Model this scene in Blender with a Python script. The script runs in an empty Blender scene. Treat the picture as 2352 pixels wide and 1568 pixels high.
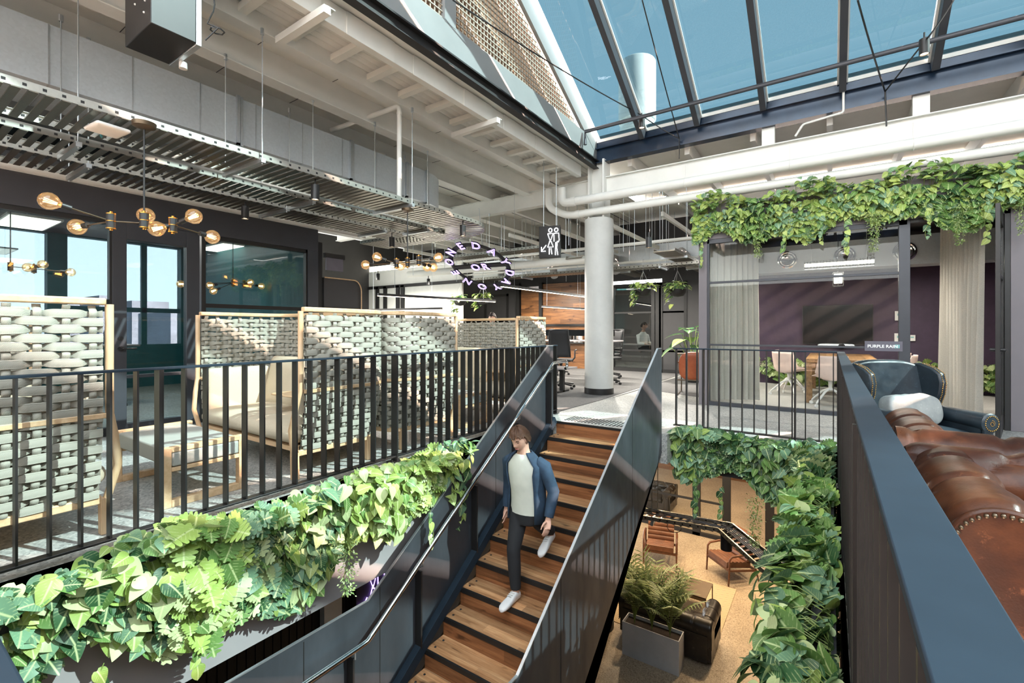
WORLD, SUN, SUNDIR, EXPO, LOWE, OFFE = 7.6, 112.0, (1, .32, .88), 0.86, 44, 90
import bpy, math, random
import numpy as np
from mathutils import Vector, Matrix
rnd = random.Random(7)
sc = bpy.context.scene
COL = sc.collection
PI = math.pi
# ---------------------------------------------------------------- camera frame
F, CX, CY, H = 1070.0, 1176.0, 756.0, 1.25
YAW = math.radians(34.36)
S, Cc = math.sin(YAW), math.cos(YAW)
def ray(px, py):
    u, v = (px-CX)/F, (py-CY)/F
    return Vector((-S+Cc*u, Cc+S*u, -v))
def onX(px, py, X): r = ray(px, py); t = X/r.x; return Vector((X, r.y*t, H+r.z*t))
def onY(px, py, Y): r = ray(px, py); t = Y/r.y; return Vector((r.x*t, Y, H+r.z*t))
def onZ(px, py, Z): r = ray(px, py); t = (Z-H)/r.z; return Vector((r.x*t, r.y*t, Z))
cam = bpy.data.cameras.new('camera'); camo = bpy.data.objects.new('camera', cam); COL.objects.link(camo)
cam.sensor_width = 36; cam.lens = 36*F/2352; cam.shift_y = -(784-CY)/2352
cam.clip_start = 0.02; cam.clip_end = 500
camo.location = (0, 0, H); camo.rotation_euler = (PI/2, 0, YAW)
sc.camera = camo

# ---------------------------------------------------------------- materials
MATS = {}
def lin(c):
    return tuple(((x/12.92) if x <= .04045 else ((x+.055)/1.055)**2.4) for x in (c[0]/255, c[1]/255, c[2]/255))
class NT:
    def __init__(s, name):
        s.m = bpy.data.materials.new(name); s.m.use_nodes = True
        s.t = s.m.node_tree; s.n = s.t.nodes; s.l = s.t.links
        s.b = s.n['Principled BSDF']; s.out = s.n['Material Output']
        MATS[name] = s.m
    def add(s, ty, **k):
        n = s.n.new(ty)
        for a, b in k.items():
            if a in n.inputs.keys(): n.inputs[a].default_value = b
            else: setattr(n, a, b)
        return n
    def link(s, a, b): s.l.new(a, b)
    def coord(s, scale=(1, 1, 1), rot=(0, 0, 0), kind='Object'):
        tc = s.add('ShaderNodeTexCoord'); mp = s.add('ShaderNodeMapping')
        mp.inputs['Scale'].default_value = scale; mp.inputs['Rotation'].default_value = rot
        s.link(tc.outputs[kind], mp.inputs['Vector']); return mp.outputs['Vector']
    def noise(s, vec, scale, detail=4, rough=.55):
        n = s.add('ShaderNodeTexNoise'); n.inputs['Scale'].default_value = scale; n.inputs['Detail'].default_value = detail
        n.inputs['Roughness'].default_value = rough; s.link(vec, n.inputs['Vector']); return n.outputs['Fac']
    def ramp(s, fac, stops):
        r = s.add('ShaderNodeValToRGB'); e = r.color_ramp.elements
        while len(e) < len(stops): e.new(.5)
        for i, (p, c) in enumerate(stops): e[i].position = p; e[i].color = (*c[:3], 1)
        s.link(fac, r.inputs['Fac']); return r.outputs['Color']
    def mix(s, a, b, fac, mode='MIX'):
        m = s.add('ShaderNodeMix', data_type='RGBA', blend_type=mode)
        for sock, v in ((m.inputs[6], a), (m.inputs[7], b), (m.inputs[0], fac)):
            if hasattr(v, 'links'): s.link(v, sock)
            elif isinstance(v, (int, float)): sock.default_value = v
            else: sock.default_value = (*v[:3], 1)
        return m.outputs[2]
    def bump(s, h, strength=.3, dist=.01):
        b = s.add('ShaderNodeBump'); b.inputs['Strength'].default_value = strength; b.inputs['Distance'].default_value = dist
        s.link(h, b.inputs['Height']); s.link(b.outputs['Normal'], s.b.inputs['Normal'])
    def set(s, col=None, rough=None, metal=None, spec=None, coat=None):
        if col is not None:
            if hasattr(col, 'links'): s.link(col, s.b.inputs['Base Color'])
            else: s.b.inputs['Base Color'].default_value = (*col[:3], 1)
        if rough is not None:
            if hasattr(rough, 'links'): s.link(rough, s.b.inputs['Roughness'])
            else: s.b.inputs['Roughness'].default_value = rough
        if metal is not None: s.b.inputs['Metallic'].default_value = metal
        if spec is not None: s.b.inputs['Specular IOR Level'].default_value = spec
        if coat is not None: s.b.inputs['Coat Weight'].default_value = coat
        return s.m
def plain(name, rgb, rough=.5, metal=0, var=.08, scale=6, bump=0, spec=None, bscale=None):
    n = NT(name); v = n.coord(); c = lin(rgb); f = n.noise(v, scale)
    col = n.ramp(f, [(.3, tuple(x*(1-var) for x in c)), (.7, tuple(min(1, x*(1+var)) for x in c))])
    n.set(col, rough, metal, spec)
    if bump: n.bump(n.noise(v, bscale or scale*12, 3), bump, .004)
    return n.m
def emis(name, rgb, strength):
    n = NT(name); n.b.inputs['Base Color'].default_value = (0, 0, 0, 1)
    n.b.inputs['Emission Color'].default_value = (*lin(rgb), 1); n.b.inputs['Emission Strength'].default_value = strength
    return n.m
def glass(name, tint, refl=.06, rough=0.0, fres=True, glow=0, fk=.45):
    n = NT(name); n.n.remove(n.b)
    tr = n.add('ShaderNodeBsdfTransparent'); tr.inputs['Color'].default_value = (*tint, 1)
    gl = n.add('ShaderNodeBsdfGlossy'); gl.inputs['Roughness'].default_value = rough
    mx = n.add('ShaderNodeMixShader')
    if fres:
        lw = n.add('ShaderNodeLayerWeight'); lw.inputs['Blend'].default_value = .25
        ma = n.add('ShaderNodeMath', operation='MULTIPLY_ADD'); ma.inputs[1].default_value = fk; ma.inputs[2].default_value = refl
        n.link(lw.outputs['Fresnel'], ma.inputs[0]); n.link(ma.outputs[0], mx.inputs[0])
    else: mx.inputs[0].default_value = refl
    src = tr.outputs[0]
    if glow:
        em = n.add('ShaderNodeEmission'); em.inputs['Color'].default_value = (1, .55, .22, 1); em.inputs['Strength'].default_value = glow
        ad = n.add('ShaderNodeAddShader'); n.link(tr.outputs[0], ad.inputs[0]); n.link(em.outputs[0], ad.inputs[1]); src = ad.outputs[0]
    n.link(src, mx.inputs[1]); n.link(gl.outputs[0], mx.inputs[2]); n.link(mx.outputs[0], n.out.inputs['Surface'])
    return n.m
def terrazzo(name, base, spots, dark, rough=.3):
    n = NT(name); v = n.coord()
    big = n.noise(v, 1.3, 5); b = lin(base)
    c = n.ramp(big, [(.3, tuple(x*.82 for x in b)), (.7, tuple(x*1.12 for x in b))])
    vo = n.add('ShaderNodeTexVoronoi'); vo.inputs['Scale'].default_value = 70; n.link(v, vo.inputs['Vector'])
    sp = n.add('ShaderNodeSeparateColor'); n.link(vo.outputs['Color'], sp.inputs[0])
    f = n.ramp(sp.outputs[0], [(.70, (0, 0, 0)), (.78, (1, 1, 1))]); g = n.ramp(sp.outputs[1], [(.72, (0, 0, 0)), (.8, (1, 1, 1))])
    m = n.add('ShaderNodeMath', operation='MULTIPLY'); m.inputs[1].default_value = .6; n.link(f, m.inputs[0])
    m2 = n.add('ShaderNodeMath', operation='MULTIPLY'); m2.inputs[1].default_value = .6; n.link(g, m2.inputs[0])
    c = n.mix(c, lin(spots), m.outputs[0]); c = n.mix(c, lin(dark), m2.outputs[0])
    return n.set(c, rough, 0)
terrazzo('concrete_floor', (168, 168, 164), (205, 203, 196), (105, 103, 100), .45)
terrazzo('lower_concrete', (176, 158, 134), (200, 184, 160), (112, 96, 78), .38)  # same concrete tinted warm, so the lamplight sits in the colour
plain('carpet_dark', (98, 97, 96), .95, 0, .2, 30, .5, bscale=300)
plain('carpet_light', (170, 168, 162), .95, 0, .12, 40, .5, bscale=300)
plain('black_steel', (40, 39, 39), .42, .3, .1, 5)
plain('cap_steel', (36, 47, 57), .6, 0, .1, 9, spec=.12)
def mill(name, rgb):
    n = NT(name); v = n.coord((1, 1, .35)); c = lin(rgb)
    f = n.noise(v, 2.2, 6, .6)
    col = n.ramp(f, [(.3, tuple(x*.7 for x in c)), (.55, c), (.75, tuple(x*1.35 for x in c))])
    r = n.ramp(n.noise(v, 7, 4), [(.3, (.3, .3, .3)), (.7, (.5, .5, .5))])
    return n.set(col, r, .55)
mill('mill_steel', (76, 80, 86))
plain('white_paint', (222, 222, 217), .55, 0, .04, 4)
plain('cream_ceiling', (226, 225, 218), .7, 0, .04, 3)
plain('grey_paint', (152, 146, 146), .6, 0, .05, 3)
plain('fascia_grey', (116, 110, 114), .6, 0, .05, 3)
plain('light_grey_frame', (132, 135, 135), .5, 0, .05, 3)
plain('dark_grey_frame', (62, 64, 70), .45, .2, .08, 3)
plain('charcoal_wall', (58, 57, 58), .7, 0, .08, 3)
plain('near_black', (24, 23, 23), .6, 0, .1, 4)
plain('navy_steel', (30, 46, 66), .22, .2, .25, 4)
def galv(name, rgb, metal=.85, rough=.36):
    n = NT(name); v = n.coord(); c = lin(rgb)
    vo = n.add('ShaderNodeTexVoronoi'); vo.inputs['Scale'].default_value = 45; n.link(v, vo.inputs['Vector'])
    sp = n.add('ShaderNodeSeparateColor'); n.link(vo.outputs['Color'], sp.inputs[0])
    col = n.ramp(sp.outputs[0], [(0, tuple(x*.95 for x in c)), (1, tuple(min(1, x*1.04) for x in c))])
    col = n.mix(col, tuple(x*.8 for x in c), n.ramp(n.noise(v, 1.5), [(.4, (0, 0, 0)), (.8, (.6, .6, .6))]))
    return n.set(col, rough, metal)
galv('galvanised', (196, 202, 206)); galv('duct_metal', (204, 212, 218), .3, .36); galv('tray_metal', (176, 174, 166), .9, .34); galv('rung_metal', (140, 134, 122), .95, .3)  # rung_metal is darkened to carry the shade under the trays
galv('chrome', (215, 215, 215), 1, .12)
def wood(name, a, b, c3, axis=0, plank=None, scale=1.0, rough=.45):
    n = NT(name); sv = [14, 14, 14]; sv[axis] = 1.1
    v = n.coord(tuple(x*scale for x in sv)); oi = n.add('ShaderNodeObjectInfo')
    ad = n.add('ShaderNodeVectorMath', operation='ADD'); cb = n.add('ShaderNodeCombineXYZ')
    mu = n.add('ShaderNodeMath', operation='MULTIPLY'); mu.inputs[1].default_value = 40; n.link(oi.outputs['Random'], mu.inputs[0])
    for i in range(3): n.link(mu.outputs[0], cb.inputs[i])
    n.link(v, ad.inputs[0]); n.link(cb.outputs[0], ad.inputs[1]); v = ad.outputs[0]
    f = n.noise(v, 1.6, 7, .65)
    col = n.ramp(f, [(.28, lin(a)), (.5, lin(b)), (.72, lin(c3))])
    if plank:
        tc = n.coord((1, 1, 1)); br = n.add('ShaderNodeSeparateXYZ'); n.link(tc, br.inputs[0])
        m = n.add('ShaderNodeMath', operation='MULTIPLY'); m.inputs[1].default_value = 1/plank[1]; n.link(br.outputs[plank[0]], m.inputs[0])
        fl = n.add('ShaderNodeMath', operation='FLOOR'); n.link(m.outputs[0], fl.inputs[0])
        ax = n.add('ShaderNodeMath', operation='MULTIPLY'); ax.inputs[1].default_value = 1/plank[2]; n.link(br.outputs[axis], ax.inputs[0])
        a2 = n.add('ShaderNodeMath', operation='MULTIPLY_ADD'); a2.inputs[1].default_value = .37; n.link(fl.outputs[0], a2.inputs[0]); n.link(ax.outputs[0], a2.inputs[2])
        f2 = n.add('ShaderNodeMath', operation='FLOOR'); n.link(a2.outputs[0], f2.inputs[0])
        cx = n.add('ShaderNodeCombineXYZ'); n.link(fl.outputs[0], cx.inputs[0]); n.link(f2.outputs[0], cx.inputs[1]); n.link(mu.outputs[0], cx.inputs[2])
        wn = n.add('ShaderNodeTexWhiteNoise'); n.link(cx.outputs[0], wn.inputs['Vector'])
        col = n.mix(col, n.ramp(wn.outputs['Value'], [(0, (.55, .5, .48)), (1, (1.2, 1.1, 1.05))]), .85, 'MULTIPLY')
        fr = n.add('ShaderNodeMath', operation='FRACT'); n.link(m.outputs[0], fr.inputs[0])
        ed = n.ramp(fr.outputs[0], [(0, (.25, .2, .2)), (.045, (1, 1, 1))]); col = n.mix(col, ed, .8, 'MULTIPLY')
        kn = n.noise(n.coord((3, 9, 9) if axis == 0 else (9, 3, 9)), 1.1, 2); col = n.mix(col, n.ramp(kn, [(.27, (.18, .12, .1)), (.34, (1, 1, 1))]), .8, 'MULTIPLY')
    n.set(col, rough)
    n.bump(f, .15, .003); return n.m
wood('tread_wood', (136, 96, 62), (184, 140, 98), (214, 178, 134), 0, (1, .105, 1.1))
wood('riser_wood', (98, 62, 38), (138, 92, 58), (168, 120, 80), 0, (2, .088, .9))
wood('oak', (196, 158, 118), (214, 180, 140), (228, 198, 162), 0)
wood('oak_z', (190, 152, 114), (212, 178, 140), (226, 196, 162), 2)
wood('walnut', (70, 40, 24), (98, 60, 38), (122, 78, 50), 1)
wood('table_wood', (112, 84, 52), (150, 116, 76), (176, 142, 98), 1, (0, .14, 2))
wood('panel_wood', (92, 60, 34), (126, 86, 50), (158, 112, 68), 0, (2, .13, .9))
def rope():
    n = NT('rope'); v = n.coord(); c = lin((172, 168, 155))
    w = n.add('ShaderNodeTexWave', wave_type='BANDS', bands_direction='DIAGONAL'); w.inputs['Scale'].default_value = 90; w.inputs['Distortion'].default_value = 1.5
    n.link(v, w.inputs['Vector'])
    col = n.ramp(w.outputs['Fac'], [(0, tuple(x*.86 for x in c)), (1, c)])
    n.set(col, .9); n.bump(w.outputs['Fac'], .25, .003)
rope()
def fabric(name, rgb, sc_=220, rough=.92):
    n = NT(name); v = n.coord(); c = lin(rgb); f = n.noise(v, sc_, 2); g = n.noise(v, 5, 3)
    col = n.mix(n.ramp(f, [(.3, tuple(x*.85 for x in c)), (.7, tuple(x*1.08 for x in c))]), tuple(x*.85 for x in c), n.ramp(g, [(.4, (0, 0, 0)), (.8, (.5, .5, .5))]))
    n.set(col, rough); n.bump(f, .2, .002); return n.m
fabric('cushion_beige', (198, 184, 160)); fabric('curtain', (178, 174, 164), 120); fabric('ottoman_grey', (168, 168, 160))
def leather(name, a, b, c3, rough=.34):
    n = NT(name); v = n.coord(); f = n.noise(v, 3.5, 6, .62)
    col = n.ramp(f, [(.3, lin(a)), (.52, lin(b)), (.75, lin(c3))])
    sc1 = n.noise(n.coord((1, 1, 1)), 16, 8, .75); sv = n.ramp(sc1, [(.60, (0, 0, 0)), (.68, (.5, .5, .5))])
    col = n.mix(col, lin(tuple(min(255, x*1.25+20) for x in c3)), sv)
    n.set(col, n.ramp(n.noise(v, 9), [(.3, (rough-.07,)*3), (.7, (rough+.14,)*3)]))
    vo = n.add('ShaderNodeTexVoronoi'); vo.inputs['Scale'].default_value = 160; n.link(v, vo.inputs['Vector'])
    n.bump(vo.outputs['Distance'], .12, .002); return n.m
leather('brown_leather', (32, 15, 8), (60, 30, 15), (98, 56, 30), .33).node_tree.nodes['Principled BSDF'].inputs['Specular IOR Level'].default_value = .32; leather('tan_leather', (88, 56, 40), (114, 74, 52), (134, 92, 66), .4)
leather('blue_leather', (20, 28, 35), (31, 42, 50), (48, 60, 68), .38); leather('pale_leather', (120, 124, 124), (150, 154, 152), (176, 178, 174), .35); leather('black_leather', (22, 19, 17), (38, 33, 29), (60, 52, 44), .33)
leather('orange_leather', (132, 62, 32), (160, 80, 44), (178, 98, 58), .45)
def plaster(name, rgb, var=.25):
    n = NT(name); v = n.coord(); c = lin(rgb); f = n.noise(v, 2.4, 8, .7)
    n.set(n.ramp(f, [(.3, tuple(x*(1-var) for x in c)), (.7, tuple(x*(1+var) for x in c))]), .6); return n.m
plaster('purple_plaster', (62, 46, 66)); plaster('column_concrete', (190, 190, 186), .08); plaster('teal_wall', (30, 96, 104), .2)
plaster('planter_concrete', (178, 180, 182), .12); plain('soil', (40, 30, 24), 1, 0, .5, 60, .8)
def leafmat(name, dark=1.0):
    n = NT(name); at = n.add('ShaderNodeVertexColor'); at.layer_name = 'Col'
    uv = n.add('ShaderNodeUVMap'); uv.uv_map = 'UV'; sx = n.add('ShaderNodeSeparateXYZ'); n.link(uv.outputs[0], sx.inputs[0])
    ab = n.add('ShaderNodeMath', operation='ABSOLUTE'); n.link(sx.outputs[0], ab.inputs[0])
    k = n.add('ShaderNodeMath', operation='MULTIPLY_ADD'); k.inputs[1].default_value = -.75; n.link(ab.outputs[0], k.inputs[0]); n.link(sx.outputs[1], k.inputs[2])
    k2 = n.add('ShaderNodeMath', operation='MULTIPLY'); k2.inputs[1].default_value = 7; n.link(k.outputs[0], k2.inputs[0])
    fr = n.add('ShaderNodeMath', operation='FRACT'); n.link(k2.outputs[0], fr.inputs[0])
    v = n.coord(); f = n.noise(v, 30, 3)
    vein = n.ramp(fr.outputs[0], [(0, (.7, .7, .7)), (.16, (.0, .0, .0)), (.8, (0, 0, 0)), (1, (.7, .7, .7))])
    rib = n.ramp(ab.outputs[0], [(.012, (.75, .75, .75)), (.05, (0, 0, 0))])
    var = n.ramp(f, [(.45, (0, 0, 0)), (.6, (.75, .75, .75))])
    vv = n.mix(vein, var, 1.0, 'MULTIPLY'); vv = n.mix(vv, rib, 1.0, 'LIGHTEN')
    sp = n.add('ShaderNodeSeparateColor'); n.link(vv, sp.inputs[0])
    col = n.mix(at.outputs['Color'], lin((205, 218, 158)), sp.outputs[0])
    n.set(col, .42, spec=.35); n.b.inputs['Subsurface Weight'].default_value = 0
    tl = n.add('ShaderNodeBsdfTranslucent'); n.link(col, tl.inputs['Color']); mx = n.add('ShaderNodeMixShader'); mx.inputs[0].default_value = .22
    n.link(n.b.outputs[0], mx.inputs[1]); n.link(tl.outputs[0], mx.inputs[2]); n.link(mx.outputs[0], n.out.inputs['Surface']); return n.m
leafmat('leaf')
plain('stem_green', (112, 128, 62), .6)
plain('black_plastic', (30, 30, 31), .45); plain('white_plastic', (222, 220, 216), .35); plain('pink_shell', (222, 196, 184), .45)
plain('brass', (176, 132, 66), .3, 1, .1); plain('bronze', (96, 82, 66), .35, .7); plain('screen_black', (12, 13, 15), .25, spec=.25)
plain('mesh_fabric', (36, 36, 38), .8); plain('sign_grey', (96, 93, 104), .5); plain('sign_text', (235, 235, 235), .5); plain('sign_teal', (128, 176, 176), .5)
plain('terracotta_back', (140, 104, 78), .8); plain('gable_mesh', (168, 160, 146), .6)
plain('denim', (38, 58, 78), .85, 0, .25, 14); plain('tshirt', (196, 198, 186), .9, 0, .06, 10); plain('trousers', (30, 31, 34), .85)
plain('skin', (206, 162, 140), .5, 0, .06, 12); plain('lip', (170, 104, 96), .5); plain('hair_brown', (78, 52, 34), .7, 0, .3, 60); plain('hair_dark', (40, 30, 26), .7); plain('shoe_white', (222, 220, 218), .6)
plain('building_far', (98, 104, 116), .9, 0, .3, .35); plain('rug_weave', (188, 166, 134), .95); plain('brown_metal', (110, 94, 76), .4, .4)
plain('vent_white', (226, 226, 224), .5, 0, .03); plain('cable_grey', (150, 150, 150), .6); plain('outdoor_grey', (150, 148, 144), .9)
glass('glass_clear', (.95, .96, .955), .012, fk=.2); glass('glass_teal', (.70, .77, .78), .05); glass('glass_dark', (.62, .66, .66), .05)
glass('bulb_glass', (1, .86, .66), .07, glow=.12); glass('sky_glass', (.186, .254, .284), .03)
glass('window_tint', (.47, .50, .53), .05)
glass('frosted', (.78, .82, .8), .1, .2)
emis('filament', (255, 176, 96), 28); emis('neon_purple', (178, 140, 255), 3.0); emis('neon_white', (245, 248, 255), 5)
emis('led_warm', (255, 232, 200), 9); emis('panel_light', (255, 250, 228), 2.6); emis('down_lens', (255, 224, 180), 8); emis('white_tube', (255, 250, 225), 6)
def herring():
    n = NT('rug_herringbone'); v = n.coord(); sx = n.add('ShaderNodeSeparateXYZ'); n.link(v, sx.inputs[0])
    m = n.add('ShaderNodeMath', operation='PINGPONG'); m.inputs[1].default_value = .05; n.link(sx.outputs[0], m.inputs[0])
    a = n.add('ShaderNodeMath', operation='ADD'); n.link(m.outputs[0], a.inputs[0]); n.link(sx.outputs[1], a.inputs[1])
    d = n.add('ShaderNodeMath', operation='MULTIPLY'); d.inputs[1].default_value = 1/.045; n.link(a.outputs[0], d.inputs[0])
    f = n.add('ShaderNodeMath', operation='FRACT'); n.link(d.outputs[0], f.inputs[0])
    n.set(n.ramp(f.outputs[0], [(.3, lin((206, 184, 150))), (.38, lin((120, 100, 78))), (.55, lin((120, 100, 78))), (.62, lin((206, 184, 150)))]), .95)
herring()

# ---------------------------------------------------------------- mesh builder
class MB:
    def __init__(s): s.v = []; s.f = []
    def add(s, vs, fs):
        o = len(s.v); s.v.extend([tuple(p) for p in vs]); s.f.extend([tuple(i+o for i in f) for f in fs]); return s
    def box(s, x0, x1, y0, y1, z0, z1):
        if x0 > x1: x0, x1 = x1, x0
        if y0 > y1: y0, y1 = y1, y0
        if z0 > z1: z0, z1 = z1, z0
        return s.add([(x0,y0,z0),(x1,y0,z0),(x1,y1,z0),(x0,y1,z0),(x0,y0,z1),(x1,y0,z1),(x1,y1,z1),(x0,y1,z1)],
                     [(0,3,2,1),(4,5,6,7),(0,1,5,4),(1,2,6,5),(2,3,7,6),(3,0,4,7)])
    def bar(s, p, q, w, h, up=(0,0,1)):
        p, q, up = Vector(p), Vector(q), Vector(up); d = (q-p).normalized()
        a = d.cross(up)
        if a.length < 1e-4: a = d.cross(Vector((1,0,0)))
        a.normalize(); b = a.cross(d)
        a, b = a*w/2, b*h/2
        return s.add([p-a-b,p+a-b,p+a+b,p-a+b,q-a-b,q+a-b,q+a+b,q-a+b], [(0,1,2,3),(7,6,5,4),(4,5,1,0),(5,6,2,1),(6,7,3,2),(7,4,0,3)])
    def tube(s, pts, r, n=8, closed=False, cap=True):
        pts = [Vector(p) for p in pts]; N = len(pts); rings = []
        rr = r if isinstance(r, (list, tuple)) else [r]*N
        prev = None
        for i, p in enumerate(pts):
            if closed: d = pts[(i+1) % N]-pts[i-1]
            else: d = pts[min(i+1, N-1)]-pts[max(i-1, 0)]
            if d.length < 1e-9: d = Vector((0,0,1))
            d.normalize()
            if prev is None:
                a = d.cross(Vector((0,0,1)))
                if a.length < 1e-3: a = d.cross(Vector((1,0,0)))
            else: a = prev - d*prev.dot(d)
            if a.length < 1e-6: a = d.orthogonal()
            a.normalize(); prev = a; b = d.cross(a)
            k = rr[i]; ka, kb = k if isinstance(k, tuple) else (k, k)
            rings.append([p+a*(math.cos(2*PI*j/n)*ka)+b*(math.sin(2*PI*j/n)*kb) for j in range(n)])
        vs = [p for g in rings for p in g]; fs = []
        for i in range(N if closed else N-1):
            i2 = (i+1) % N
            for j in range(n): fs.append((i*n+j, i*n+(j+1) % n, i2*n+(j+1) % n, i2*n+j))
        if cap and not closed: fs += [tuple(range(n-1,-1,-1)), tuple((N-1)*n+j for j in range(n))]
        return s.add(vs, fs)
    def cyl(s, p, q, r, n=16, r2=None): return s.tube([p, q], [r, r if r2 is None else r2], n)
    def lathe(s, prof, c=(0,0,0), n=24, axis=(0,0,1), closed=False):
        c = Vector(c); M = Vector((0,0,1)).rotation_difference(Vector(axis).normalized()).to_matrix()
        vs = []
        for r, z in prof:
            for j in range(n): vs.append(c+M@Vector((r*math.cos(2*PI*j/n), r*math.sin(2*PI*j/n), z)))
        fs = []; P = len(prof)
        for i in range(P if closed else P-1):
            i2 = (i+1) % P
            for j in range(n): fs.append((i*n+j, i*n+(j+1) % n, i2*n+(j+1) % n, i2*n+j))
        if not closed:
            if prof[0][0] > 1e-4: fs.append(tuple(range(n-1,-1,-1)))
            if prof[-1][0] > 1e-4: fs.append(tuple((P-1)*n+j for j in range(n)))
        return s.add(vs, fs)
    def ball(s, c, rx, ry=None, rz=None, n=16, m=10, M=None):
        ry = rx if ry is None else ry; rz = rx if rz is None else rz; c = Vector(c); vs = []; fs = []
        for i in range(m+1):
            t = PI*i/m
            for j in range(n):
                p = Vector((rx*math.sin(t)*math.cos(2*PI*j/n), ry*math.sin(t)*math.sin(2*PI*j/n), -rz*math.cos(t)))
                vs.append(c+(M@p if M else p))
        for i in range(m):
            for j in range(n): fs.append((i*n+j, i*n+(j+1) % n, (i+1)*n+(j+1) % n, (i+1)*n+j))
        return s.add(vs, fs)
    def prism(s, poly, vec):
        vec = Vector(vec); n = len(poly); vs = [Vector(p) for p in poly]; vs += [p+vec for p in vs]
        fs = [tuple(range(n-1,-1,-1)), tuple(range(n, 2*n))]+[(i, (i+1) % n, (i+1) % n+n, i+n) for i in range(n)]
        return s.add(vs, fs)
    def grid(s, fn, nu, nv, cu=False, cv=False):
        vs = [fn(i/(nu if cu else nu-1), j/(nv if cv else nv-1)) for i in range(nu) for j in range(nv)]; fs = []
        for i in range(nu if cu else nu-1):
            for j in range(nv if cv else nv-1):
                i2, j2 = (i+1) % nu, (j+1) % nv
                fs.append((i*nv+j, i2*nv+j, i2*nv+j2, i*nv+j2))
        return s.add(vs, fs)
    def cushion(s, c, hx, hy, hz, k=2.6, n=20, M=None, puff=0.0, wr=0.0, seed=0):
        c = Vector(c); e = 2.0/k
        def pw(a, ee): return math.copysign(abs(a)**ee, a)
        def fn(a, b):
            t, p = -PI/2+PI*b, 2*PI*a
            q = Vector((hx*pw(math.cos(t), .45)*pw(math.cos(p), e*.45), hy*pw(math.cos(t), .45)*pw(math.sin(p), e*.45), hz*pw(math.sin(t), .75)))
            if puff: q.z *= 1+puff*(1-(q.x/hx)**2)*(1-(q.y/hy)**2)
            if wr: q.z += wr*math.sin(q.x*31+seed)*math.sin(q.y*17+q.x*13+seed*2)
            return c+(M@q if M else q)
        return s.grid(fn, n*2, n, cu=True)
    def build(s, name, mat, parent=None, smooth=None, bevel=0, org=None, local=False):
        me = bpy.data.meshes.new(name)
        o0 = Vector((0,0,0))
        if parent is not None and not local:
            p = parent
            while p is not None: o0 += p.location; p = p.parent
        elif org is not None: o0 = Vector(org)
        vs = [(a-o0.x, b-o0.y, c-o0.z) for a, b, c in s.v]
        me.from_pydata(vs, [], s.f); me.validate()
        for m in (mat if isinstance(mat, (list, tuple)) else [mat]): me.materials.append(MATS[m])
        if smooth:
            me.polygons.foreach_set('use_smooth', [True]*len(me.polygons)); me.set_sharp_from_angle(angle=math.radians(smooth if smooth > 1 else 40))
        o = bpy.data.objects.new(name, me); COL.objects.link(o)
        if parent is not None: o.parent = parent
        elif org is not None: o.location = o0
        if bevel:
            b = o.modifiers.new('bevel', 'BEVEL'); b.width = bevel; b.segments = 2; b.limit_method = 'ANGLE'; b.angle_limit = math.radians(40)
            if smooth is None:
                me.polygons.foreach_set('use_smooth', [True]*len(me.polygons)); me.set_sharp_from_angle(angle=math.radians(30))
        return o
def tag(o, label=None, cat=None, group=None, kind=None):
    if label: o['label'] = label
    if cat: o['category'] = cat
    if group: o['group'] = group
    if kind: o['kind'] = kind
    return o
def thing(name, label, cat, loc=(0,0,0), rz=0, group=None):
    o = bpy.data.objects.new(name, None); COL.objects.link(o); o.empty_display_size = .1
    o.location = loc; o.rotation_euler = (0, 0, rz); return tag(o, label, cat, group)
def struct(name, mb, mat, bevel=0, smooth=None, label=None, parent=None):
    o = mb.build(name, mat, parent, smooth=smooth, bevel=bevel)
    if parent is None: tag(o, label, None, None, 'structure')
    return o
def copy_tree(o, parent=None):
    c = o.copy(); COL.objects.link(c)
    if parent is not None: c.parent = parent
    for ch in list(o.children): copy_tree(ch, c)
    return c
def dup(root, loc, rz=0, label=None, group=None, name=None):
    c = copy_tree(root); c.location = loc; c.rotation_euler = (0, 0, rz)
    if label: c['label'] = label
    if group: c['group'] = group
    return c
def tomesh(name, cu, parent, loc, rot):
    t = bpy.data.objects.new(name, cu); COL.objects.link(t); me = bpy.data.meshes.new_from_object(t); COL.objects.unlink(t); bpy.data.objects.remove(t); me.name = name
    o = bpy.data.objects.new(name, me); COL.objects.link(o); o.parent = parent; o.location = loc; o.rotation_euler = rot; return o
def text(name, body, size, mat, parent, loc, rot, extrude=.002, align='LEFT', bev=0):
    cu = bpy.data.curves.new(name, 'FONT'); cu.body = body; cu.size = size; cu.extrude = extrude; cu.align_x = align; cu.bevel_depth = bev
    cu.materials.append(MATS[mat]); return tomesh(name, cu, parent, loc, rot)
# ================================================================ SHELL
VL, VR, VN, VF = -3.32, 0.05, 0.0, 5.93          # edges of the stair void
fl = MB()
fl.box(-14, VL, -4, 24, -.35, 0).box(VR, 9, -4, 24, -.35, 0).box(VL, VR, -4, VN, -.35, 0).box(VL, VR, VF, 24, -.35, 0).box(VL, -1.60, 5.6, VF, -.35, 0)
struct('floor', fl, 'concrete_floor', label='polished grey concrete floor of the upper level around the stair opening')
cp = MB(); cp.prism([onZ(1281, 946, .001), onZ(1386, 917, .001), (-3.4, 13.4, .001), (-9.5, 13.4, .001), (-9.5, 6.9, .001), (-4.3, 6.9, .001)], (0, 0, .006))
tag(cp.build('carpet', 'carpet_dark'), 'dark grey carpet running back under the desks beside the column', 'carpet')
cp = MB(); cp.prism([onZ(1408, 913, .001), onZ(1476, 893, .001), (-1.95, 9.0, .001), (-1.95, 13.4, .001), (-3.3, 13.4, .001)], (0, 0, .006))
tag(cp.build('carpet', 'carpet_dark'), 'grey carpet patch between the column and the purple meeting room', 'carpet')
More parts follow.
